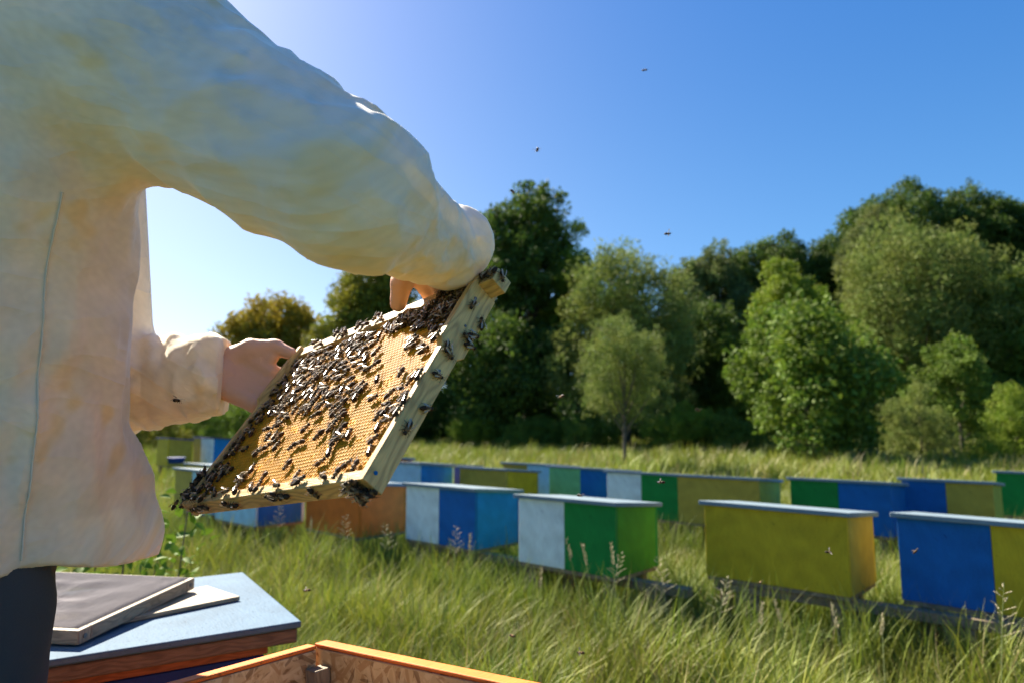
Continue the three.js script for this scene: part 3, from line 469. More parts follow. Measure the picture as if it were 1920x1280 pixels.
function sit(x, y, n, dir, nx, label, group, v, sc) {   // on the frame: nx is the surface's outward direction in the frame's axes
  const o = bee(v ?? Math.floor(rb() * 3), false, label, group, sc ?? rr(1.05, 1.25, rb));
  const N = V(...nx).normalize(), ref = Math.abs(N.y) > 0.9 ? V(1, 0, 0) : V(0, 1, 0), a = ref.clone().addScaledVector(N, -ref.dot(N)).normalize(), b = N.clone().cross(a);
  const F = a.multiplyScalar(Math.cos(dir)).addScaledVector(b, Math.sin(dir)), S = N.clone().cross(F);
  const q = new THREE.Quaternion().setFromRotationMatrix(new THREE.Matrix4().makeBasis(S, N, F));
  o.quaternion.copy(FR.quaternion).multiply(q); o.position.copy(toWorld(x, y, n)); return o;
}
{
  const LB = 'brown honeybee with pale wings crawling on the face of the golden comb', GB = 'honeybees on the comb face';
  const spots = [], a2 = (a, b) => [-FW / 2 + 0.014 + a * (FW - 0.028), FH / 2 - 0.026 - b * (FH - 0.046)];
  // how thickly bees cover the comb, left to right and top to bottom
  const dens = (a, b) => {
    let d = 0.04;
    d = Math.max(d, smooth(0.62, 0.42, b) * smooth(1.0, 0.62, a + b * 0.75) * 1.0);
    d = Math.max(d, 0.95 * smooth(0.2, 0.1, b) * smooth(0.2, 0.3, a));
    d = Math.max(d, 0.6 * smooth(0.12, 0.05, a));
    d = Math.max(d, 0.8 * smooth(0.12, 0.05, Math.hypot((a - 0.60) * 0.8, b - 0.50)));
    d = Math.max(d, 0.55 * smooth(0.34, 0.5, n2(a * 7 + 3, b * 6 + 1)));
    d = Math.max(d, 0.55 * smooth(0.94, 0.98, a) * smooth(0.25, 0.35, b));
    return d;
  };
  let tries = 0;
  while (spots.length < 238 && tries++ < 60000) {
    const a = rb(), b = rb(); if (rb() > dens(a, b)) continue; if (a > 0.62 && b < 0.17) continue;
    const [x, y] = a2(a, b); if (spots.some((q) => Math.hypot(q[0] - x, q[1] - y) < 0.0092)) continue;
    spots.push([x, y]);
  }
  for (const [x, y] of spots) sit(x, y, COMB + 0.0012, (rb() < 0.6 ? -0.6 : 2.4) + rr(-1.1, 1.1, rb), [0, 0, 1], LB, GB);
  const LE = 'dark honeybee on the pale outer side of the right end bar', GE = 'honeybees on the right end bar', ex = FW / 2 + 0.0004;
  for (const [y, n] of [[0.137, 0.0], [0.098, -0.006], [0.088, -0.028], [0.066, -0.026], [0.058, -0.021], [0.052, -0.029], [0.028, -0.004], [0.024, -0.010], [-0.008, -0.012], [-0.048, -0.020], [-0.080, -0.012]]) sit(ex, y, n, rr(0, 6.28, rb), [1, 0, 0], LE, GE, 2);
  const LF = 'honeybee walking on the front edge of the right end bar';
  for (const y of [0.034, -0.018, -0.052, -0.068]) sit(FW / 2 - 0.006, y, y > 0.03 ? 0.0068 : 0.0005, rr(-0.5, 0.5, rb), [0, 0, 1], LF, 'honeybees on the bar edge');
  const LBb = 'honeybee clinging to the pale bottom bar of the frame', GBb = 'honeybees on the bottom bar';
  for (let k = 0; k < 12; k++) { const x = lerp(-0.20, 0.19, (k + rr(0.1, 0.9, rb)) / 12); sit(x, -FH / 2 + 0.006 + rr(-0.003, 0.004, rb), 0.0004, rr(0, 6.28, rb), [0, 0, 1], LBb, GBb); }
  const LU = 'dark honeybee hanging under the bottom bar', GU = 'honeybees under the bottom bar';
  for (const x of [-0.19, -0.17, -0.15, -0.085, -0.07, 0.03, 0.045, 0.06, 0.12]) sit(x, -FH / 2 - 0.0004, rr(-0.012, -0.002, rb), rr(0, 6.28, rb), [0, -1, 0], LU, GU, 2);
  const LT = 'honeybee on the sunlit top bar between the two hands', GT = 'honeybees on the top bar';
  for (const x of [-0.165, -0.14, -0.105, -0.085, -0.075, -0.04, -0.02, 0.0, 0.018]) sit(x, FH / 2 - 0.010 + rr(-0.004, 0.006, rb), 0.0004, rr(0, 6.28, rb), [0, 0, 1], LT, GT);
  const LL = 'dark honeybee on the lug at the upper right end of the top bar', GL = 'honeybees on the lug';
  for (const [x, y, n] of [[0.238, FH / 2 - 0.012, 0.0004], [0.2415, FH / 2 - 0.008, -0.008], [0.228, FH / 2 - 0.008, 0.0004]]) sit(x, y, n, rr(0, 6.28, rb), n < 0 ? [1, 0, 0] : [0, 0, 1], LL, GL, 2);
  // corner knots and the dark mass under the right hand: too crowded to count
  const swarm = (name, label, pts) => {
    const src = bee(2, false, 'x', null, 1); scene.remove(src); taken.set('honeybee', taken.get('honeybee') - 1);
    const im = new THREE.InstancedMesh(src.children[0].geometry, src.children[0].material, pts.length); im.name = numbered(name); tag(im, label, 'bees', null, 'stuff'); im.castShadow = im.receiveShadow = true;
    const wi = new THREE.InstancedMesh(src.children[1].geometry, src.children[1].material, pts.length * 2); wi.name = 'wings'; wi.userData = { kind: 'stuff' }; wi.castShadow = true;
    const m = new THREE.Matrix4(), q = new THREE.Quaternion(), s = V(1, 1, 1); src.scale.setScalar(1); src.updateMatrixWorld(true);
    pts.forEach(([x, y, n, nx, dir], i) => {
      const N = V(...nx).normalize(), ref = Math.abs(N.y) > 0.9 ? V(1, 0, 0) : V(0, 1, 0), a = ref.clone().addScaledVector(N, -ref.dot(N)).normalize(), b = N.clone().cross(a), F = a.multiplyScalar(Math.cos(dir)).addScaledVector(b, Math.sin(dir)), S = N.clone().cross(F);
      q.copy(FR.quaternion).multiply(new THREE.Quaternion().setFromRotationMatrix(new THREE.Matrix4().makeBasis(S, N, F))); s.setScalar(rr(1.05, 1.2, rb)); m.compose(toWorld(x, y, n), q, s); im.setMatrixAt(i, m);
      for (const k of [1, 2]) wi.setMatrixAt(i * 2 + k - 1, m.clone().multiply(src.children[k].matrix));
    });
    scene.add(im); im.add(wi);
  };
  const pts = [], knot = [], knotL = [];
  for (let t = 0; pts.length < 78 && t < 5000; t++) { const x = rr(0.06, 0.203, rb), y = rr(0.085, 0.128, rb); if (pts.some((q) => Math.hypot(q[0] - x, q[1] - y) < 0.0072)) continue; if (y < 0.105 && x < 0.12) continue; pts.push([x, y, COMB + 0.001 + (rb() < 0.3 ? 0.004 : 0), [rr(-0.2, 0.2, rb), rr(-0.2, 0.2, rb), 1], rr(0, 6.28, rb)]); }
  for (let k = 0; k < 9; k++) pts.push([rr(0.14, 0.20, rb), FH / 2 - 0.010 + rr(-0.006, 0.006, rb), 0.0004, [0, 0, 1], rr(0, 6.28, rb)]);
  swarm('bee_cluster', 'dense dark mass of bees below the right hand', pts);
  for (let k = 0; k < 22; k++) { const t = rr(0, 1, rb); knot.push([FW / 2 - 0.004 - 0.026 * rb(), -FH / 2 - 0.001 - 0.010 * rb() * rb(), rr(-0.022, 0.003, rb), [rr(-0.4, 0.8, rb), -1, rr(-0.6, 0.6, rb)], rr(0, 6.28, rb)]); }
  swarm('bee_cluster', 'knot of bees hanging at the lower right corner of the frame', knot);
  for (let k = 0; k < 30; k++) { const y = -FH / 2 + rr(-0.004, 0.055, rb); knotL.push([-FW / 2 + rr(-0.006, 0.008, rb), y, rr(-0.01, 0.004, rb), [rr(-1, 0.5, rb), rr(-0.5, 0.3, rb), rr(0.2, 1, rb)], rr(0, 6.28, rb)]); }
  swarm('bee_cluster', 'knot of bees at the lower left corner of the frame', knotL);
  // bees in the air
  const air = [[-0.462, 1.08, -0.94, 'tan flying bee in front of the far sleeve'], [0.34, 1.46, -1.45, 'dark flying bee before the trees right of the frame'], [0.055, 1.63, -1.4, 'tiny flying bee against the dark oak'], [0.15, 0.89, -1.55, 'flying bee above the white and green hive'], [0.72, 0.76, -1.6, 'pale flying bee in front of the all yellow hive'], [0.92, 0.76, -1.6, 'reddish flying bee in front of the blue and yellow hive'], [-0.42, 0.71, -1.45, 'flying bee over the grass beside the pale blue lid'], [0.13, 0.62, -1.35, 'pale flying bee low over the grass below the white and green hive'], [0.0, 0.65, -1.35, 'flying bee over the grass left of the white fronted hive'], [0.60, 0.67, -1.7, 'dark flying bee over the bottom of the all yellow hive'], [-0.26, 0.62, -1.25, 'flying bee just beyond the orange rim corner'], [-0.19, 0.585, -1.2, 'flying bee low over the orange rim'], [-0.14, 0.60, -1.25, 'flying bee right of the orange hive corner'], [0.095, 1.10, -1.3, 'pale flying bee before the dark bushes'], [0.28, 0.94, -1.3, 'flying bee over the far row of hives'], [0.42, 1.08, -1.55, 'small flying bee before the low bright bush'], [0.36, 2.0, -1.75, 'tiny flying bee high in the sky'], [0.0, 1.52, -1.35, 'tiny flying bee beside the sleeve'], [-0.05, 0.60, -1.15, 'flying bee above the orange rim at right']];
  for (const [x, y, z, label] of air) { const o = bee(Math.floor(rb() * 3), true, label, 'bees in the air', 1.05); o.position.set(x, y, z); o.rotation.set(rr(-0.6, 0.6, rb), rr(0, 6.28, rb), rr(-0.5, 0.5, rb)); }
}

// ------------------------------------------------------------------ foliage
const leafCol = { dark: [0.080, 0.135, 0.020], mid: [0.135, 0.21, 0.026], bright: [0.20, 0.28, 0.026], soft: [0.20, 0.255, 0.058], olive: [0.21, 0.22, 0.026], gold: [0.30, 0.25, 0.028], grey: [0.15, 0.19, 0.052] };
function clump(n, size, leaf, seed, narrow = 0.5) {
  const r = RNG(seed), P = [], I = [];
  for (let k = 0; k < n; k++) {
    const d = V(rr(-1, 1, r), rr(-1, 1, r), rr(-1, 1, r)); d.normalize().multiplyScalar(size * Math.cbrt(r()));
    const a = V(rr(-1, 1, r), rr(-1, 0.5, r), rr(-1, 1, r)).normalize(), b = V(rr(-1, 1, r), rr(-1, 1, r), rr(-1, 1, r)).cross(a).normalize(), c = a.clone().cross(b), L = leaf * rr(0.7, 1.3, r), w = L * narrow * 0.5, i = P.length / 3;
    for (const [u, v, h] of [[-0.5, 0, 0], [0.05, 1, 0.10], [0.05, -1, 0.10], [0.5, 0, -0.05]]) P.push(...d.clone().addScaledVector(a, u * L).addScaledVector(b, v * w).addScaledVector(c, h * L).toArray());
    I.push(i, i + 1, i + 3, i, i + 3, i + 2);
  }
  const g = new THREE.BufferGeometry(); g.setAttribute('position', new THREE.Float32BufferAttribute(P, 3)); g.setIndex(I); const q = g.toNonIndexed(); q.computeVertexNormals(); return q;
}
const clumps = { broad: clump(22, 0.34, 0.19, 1, 0.62), fine: clump(34, 0.36, 0.17, 2, 0.26), bush: clump(24, 0.26, 0.13, 3, 0.55) };
const leafM = phy({ color: rgb(1, 1, 1), roughness: 0.7, transmission: 0.45, thickness: 0, specularIntensity: 0.22 });
const barkM = std({ color: rgb(0.10, 0.08, 0.06), roughness: 0.95 });
const qI = new THREE.Quaternion(), eI = new THREE.Euler(), mI = new THREE.Matrix4(), cI = new THREE.Color();
function tree(name, label, x, z, topY, w, cb, style, opt = {}) {
  const r = RNG(Math.floor(Math.abs(x * 131 + z * 977 + w * 13)) + 5); w *= name === 'bush' || name === 'sapling' ? 1.1 : 1.25; const gy = groundY(x, z), h = topY - gy, o = thing(name, label, name === 'bush' ? 'bush' : 'tree', [x, gy, z], 0, name === 'bush' ? 'bushes at the edge of the meadow' : 'trees round the meadow');
  const bush = name === 'bush', fine = style === 'soft' || opt.fine, lobes = [], nl = opt.lobes ?? Math.round(clamp(h * w / 3.2, 8, 26));
  for (let k = 0; k < nl; k++) {
    const t = bush ? rr(0.1, 0.72, r) : lerp(cb + 0.12, 0.86, Math.pow((k + r()) / nl, 0.85)), pr = bush ? Math.sqrt(1 - t * t * 0.8) : Math.sin(clamp((t - cb) / (1 - cb), 0.06, 0.97) * Math.PI * 0.86 + 0.32) , an = k * 2.4 + rr(-0.5, 0.5, r), rad = w * 0.5 * pr * rr(0.30, 0.74, r), s = w * rr(0.12, 0.21, r) * (bush ? 1.2 : 1);
    lobes.push([Math.cos(an) * rad, t * h - s * 0.1, Math.sin(an) * rad, s]);
  }
  { const s = w * 0.15; lobes.push([rr(-0.1, 0.1, r) * w, h - s * 0.85, 0, s]); }
  // trunk with limbs reaching into the lobes
  const tr = opt.trunk ?? Math.max(0.03, h * 0.016), lean = rr(-0.04, 0.04, r) * h, tp = []; for (let k = 0; k <= 6; k++) tp.push(V(lean * k / 6 + 0.03 * h * 0.2 * n2(k, x), k / 6 * h * 0.82 - 0.1, 0.02 * h * n2(k + 9, z) * 0.3));
  const geo = [tube(tp, tp.map((_, k) => tr * (1 - k / 7.2)), 7)];
  for (const L of lobes) { const k = clamp(L[1] / h * 0.62, bush ? 0.02 : 0.12, 0.95), b = V(lean * k, k * h * 0.82, 0), m = V((b.x + L[0]) / 2, lerp(b.y, L[1], 0.4), (b.z + L[2]) / 2); geo.push(tube([b, m, V(L[0], L[1], L[2])], [tr * 0.42, tr * 0.28, tr * 0.1], 5)); }
  mesh('trunk', mergeGeometries(geo), barkM, o);
  const cl = bush ? clumps.bush : fine ? clumps.fine : clumps.broad, sc = opt.scale ?? clamp(w / 6.5, 0.42, 1.15), area = lobes.reduce((s, L) => s + L[3] * L[3] * 12.6, 0), n = Math.min(4200, Math.round(area / (0.20 * sc * sc) * (opt.density ?? (bush ? 1.0 : fine ? 0.8 : 1.0))));
  const im = new THREE.InstancedMesh(cl, leafM, n); im.name = 'crown'; im.userData = { kind: 'stuff' }; im.castShadow = im.receiveShadow = true; const base = leafCol[style], tot = area;
  let i = 0, guard = 0;
  while (i < n && guard++ < n * 6) {
    let q = r() * tot, L = lobes[0]; for (const l of lobes) { q -= l[3] * l[3] * 12.6; L = l; if (q < 0) break; }
    const d = V(rr(-1, 1, r), rr(-1, 1, r), rr(-1, 1, r)); if (d.lengthSq() > 1 || d.lengthSq() < 0.01) continue; d.normalize();
    const rad = L[3] * (rr(0.62, 1.06, r) + 0.28 * n3(d.x * 1.8 + L[0], d.y * 1.8 + L[1], d.z * 1.8)), p = V(L[0] + d.x * rad, L[1] + d.y * rad * 0.86, L[2] + d.z * rad);
    if (fine) p.y -= Math.abs(n3(p.x, 1, p.z)) * 0.1 * h * (d.y < 0 ? 1 : 0.2);
    if (p.y < 0.1 || p.y > h * 1.03) continue; if (lobes.some((l) => l !== L && Math.hypot(p.x - l[0], p.y - l[1], p.z - l[2]) < l[3] * 0.55)) continue;
    eI.set(rr(0, 6.28, r), rr(0, 6.28, r), rr(0, 6.28, r)); mI.compose(p, qI.setFromEuler(eI), V(1, 1, 1).multiplyScalar(sc * rr(0.7, 1.25, r))); im.setMatrixAt(i, mI);
    const v = rr(0.72, 1.28, r), y = rr(0.9, 1.15, r); im.setColorAt(i, cI.setRGB(base[0] * v * y, base[1] * v, base[2] * v)); i++;
  }
  im.count = i; o.add(im); return o;
}
for (const t of [
  ['oak_tree', 'tall dark green oak rising beside the raised sleeve', 0.67, -34, 13.3, 6.3, 0.12, 'dark'],
  ['oak_tree', 'bright green smaller oak leaning right of the tall dark oak', 3.17, -33, 11.1, 3.0, 0.2, 'bright'],
  ['willow_tree', 'soft pale green willow in the middle of the tree line', 4.73, -28, 8.5, 6.4, 0.08, 'soft'],
  ['maple_tree', 'olive green tree seen between sleeve and frame', -7.22, -36, 10.6, 5.7, 0.15, 'olive'],
  ['maple_tree', 'yellowish round tree above the far left hand', -13.62, -40, 8.4, 6.3, 0.15, 'gold'],
  ['maple_tree', 'olive tree just behind the top bar of the frame', -8.90, -34, 6.2, 4.0, 0.15, 'olive'],
  ['ash_tree', 'thin grey green tree left of the ridge trees', 12.99, -44, 12.9, 5.2, 0.3, 'grey'],
  ['ridge_tree', 'dark green ridge tree right of the thin grey green one', 17.76, -46, 14.1, 6.9, 0.15, 'dark'],
  ['ridge_tree', 'dark green ridge tree left of the big pale willow', 21.56, -46, 14.0, 5.4, 0.15, 'dark'],
  ['ridge_tree', 'highest dark tree on the right hill', 29.29, -50, 19.2, 9.9, 0.15, 'dark'],
  ['ridge_tree', 'dark hill tree at the upper right', 35.22, -50, 18.9, 9.1, 0.15, 'dark'],
  ['ridge_tree', 'dark hill tree at the right edge of the view', 38.97, -49, 18.5, 8.5, 0.15, 'dark'],
  ['willow_tree', 'large pale willow with visible forked trunk on the right', 16.17, -27, 9.3, 6.6, 0.22, 'soft'],
  ['ash_tree', 'grey green tree at the foot of the highest dark tree', 22.56, -42, 14.8, 4.3, 0.2, 'grey'],
  ['ash_tree', 'medium green tree low at the right edge', 19.17, -26, 7.0, 4.3, 0.15, 'mid'],
  ['wild_pear_tree', 'round leafy green tree standing alone behind the all yellow hive', 8.16, -19, 4.4, 4.9, 0.1, 'mid'],
  ['locust_tree', 'yellow green tree below the ridge', 14.02, -34, 9.4, 4.3, 0.2, 'bright'],
  ['hornbeam_tree', 'dark bushy tree right of the frame corner', -0.35, -30, 6.0, 5.4, 0.05, 'dark'],
  ['hornbeam_tree', 'dark bushy tree directly behind the frame end bar', -2.83, -33, 4.8, 3.9, 0.05, 'dark'],
  ['hornbeam_tree', 'dark tree between the two pale willows', 8.78, -33, 7.2, 4.9, 0.05, 'dark'],
  ['hornbeam_tree', 'dim green tree left of the round pear tree', 10.66, -30, 5.4, 4.0, 0.05, 'mid'],
  ['hornbeam_tree', 'green tree right of the round pear tree', 14.40, -22, 3.9, 2.9, 0.08, 'mid'],
  ['bush', 'low bright bush right of the sapling', 6.30, -25, 1.9, 2.9, 0, 'bright'],
  ['bush', 'pale bush below the forked willow', 11.87, -20, 2.3, 2.2, 0, 'soft'],
  ['bush', 'leafy bush at the right edge behind the hives', 12.39, -17, 2.1, 2.2, 0, 'bright'],
  ['bush', 'small bush left of the round pear tree', 7.72, -24, 1.6, 2.2, 0, 'mid'],
  ['bush', 'low bush left of the sapling', 0.84, -27, 1.4, 2.5, 0, 'mid'],
  ['bush', 'bush directly behind the sapling trunk', 3.02, -26, 1.6, 2.4, 0, 'mid'],
  ['bush', 'low bush at the edge of the dark trees', -1.41, -28, 1.3, 2.4, 0, 'bright'],
  ['bush', 'bush under the far sleeve beside the jacket', -13.50, -26, 1.9, 3.0, 0, 'olive'],
  ['bush', 'bush below the cuff of the far sleeve', -12.17, -28, 2.4, 3.7, 0, 'mid'],
  ['bush', 'bush left of the comb under the far hand', -11.57, -31, 3.2, 3.6, 0, 'bright'],
  ['bush', 'bush hidden behind the comb centre', -9.19, -32, 2.5, 4.2, 0, 'mid'],
  ['bush', 'bush behind the right half of the comb', -6.16, -33, 3.5, 4.9, 0, 'dark'],
  ['bush', 'bush at the right edge below the grey green tree', 19.26, -24, 4.0, 4.1, 0, 'mid'],
  ['maple_tree', 'olive tree behind the jacket back', -24.94, -38, 6.9, 7.7, 0.1, 'olive'],
  ['maple_tree', 'olive tree beyond the jacket at the left', -31.84, -38, 8.1, 7.7, 0.1, 'olive'],
]) tree(...t);
tree('sapling', 'slender young tree with a thin dark trunk behind the hives', 2.41, -14.8, 3.5, 2.5, 0.30, 'soft', { trunk: 0.045, lobes: 16, scale: 0.40, density: 0.55 });
{
  // undergrowth under and behind the trees: reads as one mass
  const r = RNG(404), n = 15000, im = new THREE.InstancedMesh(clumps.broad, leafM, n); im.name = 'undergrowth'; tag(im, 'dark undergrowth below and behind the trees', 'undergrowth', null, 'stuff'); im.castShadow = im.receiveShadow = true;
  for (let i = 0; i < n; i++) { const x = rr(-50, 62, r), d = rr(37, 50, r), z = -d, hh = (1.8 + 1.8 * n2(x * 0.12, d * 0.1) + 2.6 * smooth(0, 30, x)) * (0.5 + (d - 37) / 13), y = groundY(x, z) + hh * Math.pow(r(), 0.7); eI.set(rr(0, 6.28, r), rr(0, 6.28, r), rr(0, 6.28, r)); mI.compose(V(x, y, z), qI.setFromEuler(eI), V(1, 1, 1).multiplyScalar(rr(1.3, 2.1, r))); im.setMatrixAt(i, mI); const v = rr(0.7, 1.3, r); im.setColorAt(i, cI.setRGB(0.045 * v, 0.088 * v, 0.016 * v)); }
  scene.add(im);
}

// ------------------------------------------------------------------ grass
function tuft(n, h, w, seed, spread) {
  const r = RNG(seed), P = [], I = [];
  for (let k = 0; k < n; k++) {
    const a = r() * 6.28, x = Math.cos(a) * spread * Math.sqrt(r()), z = Math.sin(a) * spread * Math.sqrt(r()), H = h * rr(0.5, 1.15, r), dir = r() * 6.28, bend = H * rr(0.1, 0.75, r), ww = w * rr(0.6, 1.3, r), fx = Math.cos(dir), fz = Math.sin(dir), tw = dir + rr(0.9, 2.2, r), sx = Math.cos(tw), sz = Math.sin(tw), i = P.length / 3;
    for (const [t, q] of [[0, 1], [0.4, 0.95], [0.75, 0.6]]) for (const s of [-1, 1]) P.push(x + fx * bend * t * t + sx * ww * q * s / 2, H * (t - 0.16 * t * t * bend / H), z + fz * bend * t * t + sz * ww * q * s / 2);
    P.push(x + fx * bend, H * (1 - 0.16 * bend / H), z + fz * bend); I.push(i, i + 1, i + 2, i + 1, i + 3, i + 2, i + 2, i + 3, i + 4, i + 3, i + 5, i + 4, i + 4, i + 5, i + 6);
  }
  const g = new THREE.BufferGeometry(); g.setAttribute('position', new THREE.Float32BufferAttribute(P, 3)); g.setIndex(I); g.computeVertexNormals(); return g;
}
const grassM = phy({ color: rgb(1, 1, 1), roughness: 0.55, transmission: 0.5, thickness: 0, specularIntensity: 0.4 });
function inFoot(x, z, pad) { for (const [cx, cz, t, a, b] of footprints) { const dx = x - cx, dz = z - cz, u = dx * Math.cos(t) - dz * Math.sin(t), v = dx * Math.sin(t) + dz * Math.cos(t); if (Math.abs(u) < a + pad && Math.abs(v) < b + pad) return true; } return false; }
function meadow(name, label, geos, n, d0, d1, s0, s1, seed, power) {
  geos.forEach((g, gi) => {
    const r = RNG(seed + gi * 17), im = new THREE.InstancedMesh(g, grassM, n); im.name = numbered(name); tag(im, label, 'grass', null, 'stuff'); im.castShadow = im.receiveShadow = true; let i = 0, guard = 0;
    while (i < n && guard++ < n * 5) {
      const d = lerp(d0, d1, Math.pow(r(), power)), x = rr(-1, 1, r) * (d * 0.92 + 0.9); let s = rr(s0, s1, r) * (0.82 + 0.35 * n2(x * 0.9, d * 0.9));
      if (inFoot(x, -d, 0.03)) { if (r() < 0.6) continue; s *= 0.45; }
      if (Math.hypot(x + 0.77, -d + 0.85) < 0.3) continue;
      eI.set(rr(-0.12, 0.12, r), r() * 6.28, rr(-0.12, 0.12, r)); mI.compose(V(x, groundY(x, -d) - 0.01, -d), qI.setFromEuler(eI), V(s, s * rr(0.8, 1.2, r), s)); im.setMatrixAt(i, mI);
      const dry = r() < 0.10 ? 1 : 0, v = rr(0.75, 1.25, r) * (1 + 0.18 * n2(x * 0.4 + 7, d * 0.4)), y = rr(0.9, 1.2, r); im.setColorAt(i, dry ? cI.setRGB(0.38 * v, 0.33 * v, 0.14 * v) : cI.setRGB(0.255 * v * y, 0.31 * v, 0.042 * v)); i++;
    }
    im.count = i; scene.add(im);
  });
}
meadow('meadow_grass', 'green meadow grass among the near hives', [tuft(11, 0.27, 0.0055, 1, 0.06), tuft(13, 0.22, 0.005, 2, 0.07), tuft(8, 0.34, 0.006, 3, 0.06)], 12000, 0.9, 9.5, 0.78, 1.22, 21, 0.72);
meadow('meadow_grass', 'green meadow grass of the far field up to the trees', [tuft(13, 0.32, 0.014, 4, 0.16), tuft(12, 0.26, 0.016, 5, 0.18)], 14000, 9, 44, 0.9, 1.6, 61, 0.75);

{
  // taller grass left standing round the near hives
  const g = tuft(9, 0.36, 0.006, 8, 0.05), r = RNG(5151), im = new THREE.InstancedMesh(g, grassM, 5200); im.name = numbered('meadow_grass'); tag(im, 'taller grass left standing round the near hives', 'grass', null, 'stuff'); im.castShadow = im.receiveShadow = true; let i = 0;
  for (let k = 0; k < 40000 && i < 5200; k++) { const F = footprints[Math.floor(r() * 18)], u = rr(-1, 1, r) * (F[3] + 0.3), v = rr(-1, 1, r) * (F[4] + 0.3), x = F[0] + u * Math.cos(F[2]) + v * Math.sin(F[2]), z = F[1] - u * Math.sin(F[2]) + v * Math.cos(F[2]); if (inFoot(x, z, 0.015)) continue; const s = rr(0.6, 1.1, r); eI.set(rr(-0.2, 0.2, r), r() * 6.28, rr(-0.2, 0.2, r)); mI.compose(V(x, groundY(x, z) - 0.01, z), qI.setFromEuler(eI), V(s, s, s)); im.setMatrixAt(i, mI); const c = rr(0.75, 1.25, r); im.setColorAt(i, cI.setRGB(0.21 * c * rr(0.9, 1.2, r), 0.28 * c, 0.042 * c)); i++; }
  im.count = i; scene.add(im);
}

// single flowering stalks that stand above the grass
const stalkM = phy({ color: rgb(0.22, 0.27, 0.08), roughness: 0.7, transmission: 0.25, thickness: 0 }), seedM = phy({ color: rgb(0.42, 0.36, 0.20), roughness: 0.8, transmission: 0.3, thickness: 0 });
function stalk(x, z, h, kind, label, seed) {
  const r = RNG(seed), o = thing('grass_stalk', label, 'grass stalk', [x, groundY(x, z), z], r() * 6.28, 'flowering grass stalks'), b = rr(0.02, 0.10, r), pts = []; for (let k = 0; k <= 6; k++) { const t = k / 6; pts.push(V(b * t * t, h * t, 0)); }
  mesh('stem', tube(pts, pts.map((_, k) => 0.0016 - k * 0.00018), 4), stalkM, o); const seeds = [];
  const one = (p, dir, l) => { const q = p.clone().addScaledVector(dir, l); seeds.push(tube([p, p.clone().lerp(q, 0.4), q], [0.0004, 0.0017, 0.0003], 4, false)); };
  for (let k = 0; k < (kind ? 16 : 34); k++) {
    const t = kind ? 0.74 + 0.25 * k / 16 : 0.84 + 0.16 * r(), p = V(b * t * t, h * t, 0), a = kind ? k * 2.4 : r() * 6.28;
    if (kind) { const len = 0.055 * (1 - (t - 0.74) / 0.30), d = V(Math.cos(a) * 0.85, 0.45, Math.sin(a) * 0.85).normalize(), e = p.clone().addScaledVector(d, len); seeds.push(tube([p, e], [0.0004, 0.0003], 3, false)); for (let m = 0; m < 4; m++) one(p.clone().lerp(e, 0.4 + m * 0.2), V(d.x + rr(-0.5, 0.5, r), 0.6 + rr(-0.3, 0.3, r), d.z + rr(-0.5, 0.5, r)).normalize(), 0.009); }
    else one(p.add(V(Math.cos(a) * 0.003, 0, Math.sin(a) * 0.003)), V(Math.cos(a) * 0.4, 1, Math.sin(a) * 0.4).normalize(), 0.014);
  }
  mesh('seed_head', mergeGeometries(seeds), seedM, o);
}
[[1.42, -2.10, 0.60, 1, 'tall open grass panicle before the blue front at the right'], [1.70, -2.22, 0.50, 1, 'grass panicle at the right edge below the blue and yellow hive'], [1.66, -2.05, 0.56, 0, 'dense seed head at the right edge of the grass'], [0.98, -2.45, 0.44, 0, 'seed head under the near corner of the yellow hive'], [0.72, -2.6, 0.52, 1, 'panicle before the left half of the yellow hive'], [0.62, -2.75, 0.55, 1, 'thin panicle at the left edge of the yellow hive'], [0.30, -2.9, 0.60, 0, 'curved seed head before the green hive panel'], [0.36, -2.95, 0.56, 0, 'second seed head before the green hive panel'], [0.44, -2.95, 0.58, 0, 'seed head before the bright green hive side'], [0.40, -3.1, 0.52, 1, 'panicle low before the bright green hive side'], [0.10, -3.0, 0.45, 0, 'short seed head below the white hive panel'], [-0.22, -3.5, 0.52, 0, 'seed head before the blue side left of the white panel'], [-0.30, -3.5, 0.56, 1, 'panicle before the blue hive panel'], [-0.62, -3.7, 0.55, 1, 'panicle before the light white blue hive'], [-0.95, -3.9, 0.58, 1, 'panicle before the orange hive'], [-1.15, -4.0, 0.55, 0, 'seed head before the rust coloured hive front'], [-1.5, -4.4, 0.6, 1, 'panicle before the dark blue hive side'], [1.22, -2.35, 0.42, 0, 'seed head in the gap between the yellow and the blue hives'], [1.08, -2.3, 0.48, 0, 'upright green spike right of the yellow hive corner'], [0.85, -2.5, 0.42, 0, 'short spike below the yellow hive front'], [1.05, -1.75, 0.36, 1, 'low panicle in the grass at lower right'], [0.55, -1.8, 0.34, 0, 'low seed head in the grass at lower middle'], [1.25, -1.7, 0.34, 0, 'low seed head in the grass near the lower right corner']].forEach((q, i) => stalk(...q, 900 + i));

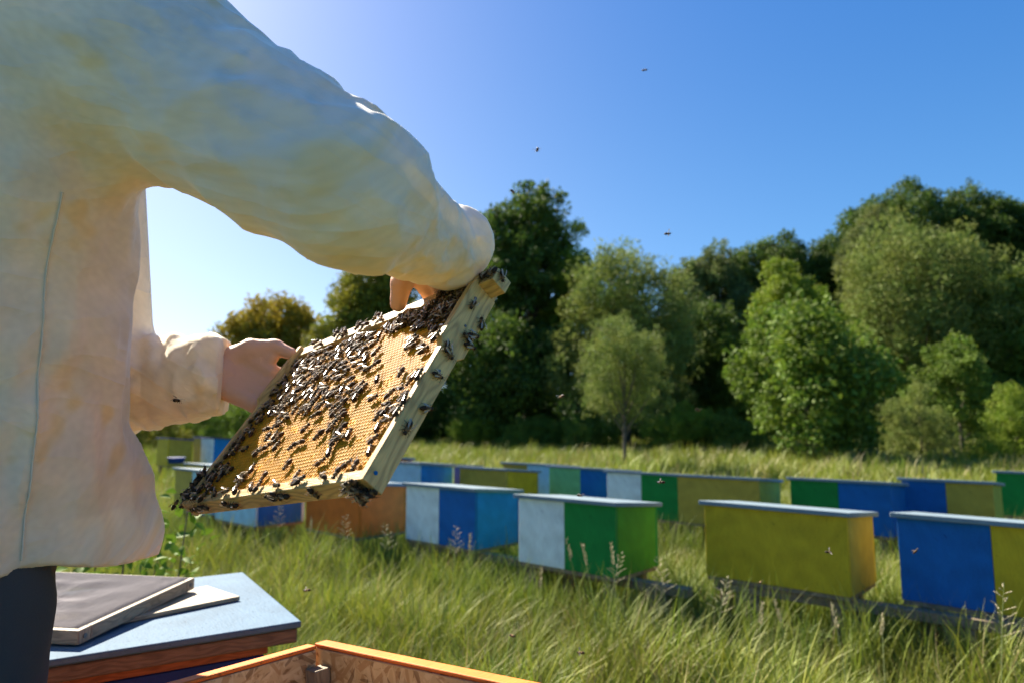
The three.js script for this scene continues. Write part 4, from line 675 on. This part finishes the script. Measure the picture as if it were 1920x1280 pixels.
// leafy shoots beside the jacket, a broad leaf weed beyond the orange rim
const shootM = phy({ color: rgb(0.12, 0.21, 0.02), roughness: 0.65, specularIntensity: 0.3, transmission: 0.4, thickness: 0 }), weedM = phy({ color: rgb(0.03, 0.10, 0.015), roughness: 0.5, transmission: 0.25, thickness: 0 });
const leafG = (L, w) => { const P = [], I = []; for (let k = 0; k <= 6; k++) { const t = k / 6, q = Math.sin(Math.pow(t, 0.8) * Math.PI) * w / 2 + 0.0002, y = -0.25 * L * t * t; P.push(-q, y + q * 0.35, t * L, 0, y, t * L, q, y + q * 0.35, t * L); } for (let k = 0; k < 6; k++) for (const s of [0, 1]) { const a = k * 3 + s; I.push(a, a + 3, a + 1, a + 1, a + 3, a + 4); } const g = new THREE.BufferGeometry(); g.setAttribute('position', new THREE.Float32BufferAttribute(P, 3)); g.setIndex(I); g.computeVertexNormals(); return g; };
const shootLeaf = leafG(0.050, 0.028);
function shoot(x, z, h, n, label, seed) {
  const r = RNG(seed), o = thing('leafy_shoot', label, 'shrub', [x, groundY(x, z), z], 0, 'leafy shoots beside the blue hive'), lean = [rr(-0.08, 0.08, r), rr(-0.05, 0.05, r)], at = (t) => V(lean[0] * t * t, h * t, lean[1] * t), pts = [0, 0.25, 0.5, 0.75, 1].map(at);
  mesh('stem', tube(pts, [0.006, 0.005, 0.004, 0.003, 0.0015], 6), barkM, o);
  for (let k = 0; k < n; k++) { const t = lerp(0.35, 1.0, k / n), a = k * 2.4 + rr(-0.4, 0.4, r), m = mesh('leaf', shootLeaf, shootM, o), off = rr(0.0, 0.09, r); m.position.copy(at(t)).add(V(Math.sin(a) * off, off * 0.4, Math.cos(a) * off)); m.rotation.set(rr(-1.2, 1.0, r), a, rr(-1, 1, r), 'YXZ'); m.scale.setScalar(rr(0.7, 1.25, r)); }
}
shoot(-1.33, -2.35, 0.76, 80, 'tall leafy shoot right beside the jacket hem', 1); shoot(-1.18, -2.45, 0.80, 76, 'leafy shoot with a dark stem behind the pale blue lid', 2); shoot(-1.52, -2.5, 0.72, 70, 'leafy shoot half hidden by the jacket', 3); shoot(-1.42, -2.7, 0.62, 50, 'low leafy shoot in the grass behind the wire screen', 4); shoot(-1.55, -2.3, 0.58, 56, 'short leafy shoot at the far edge of the lid', 5);
{ const o = thing('broadleaf_weed', 'dark broad leaved weed in the grass beyond the orange rim', 'weed', [-0.30, 0, -2.05]); const lg = leafG(0.20, 0.045); for (let k = 0; k < 5; k++) { const m = mesh('leaf', lg, weedM, o); m.position.set(0, 0.05, 0); m.rotation.set(-1.15 + 0.12 * k, k * 1.3, 0, 'YXZ'); } mesh('stem', tube([V(0, 0, 0), V(0, 0.06, 0)], [0.005, 0.004], 6), weedM, o); }

renderer.render(scene, camera);
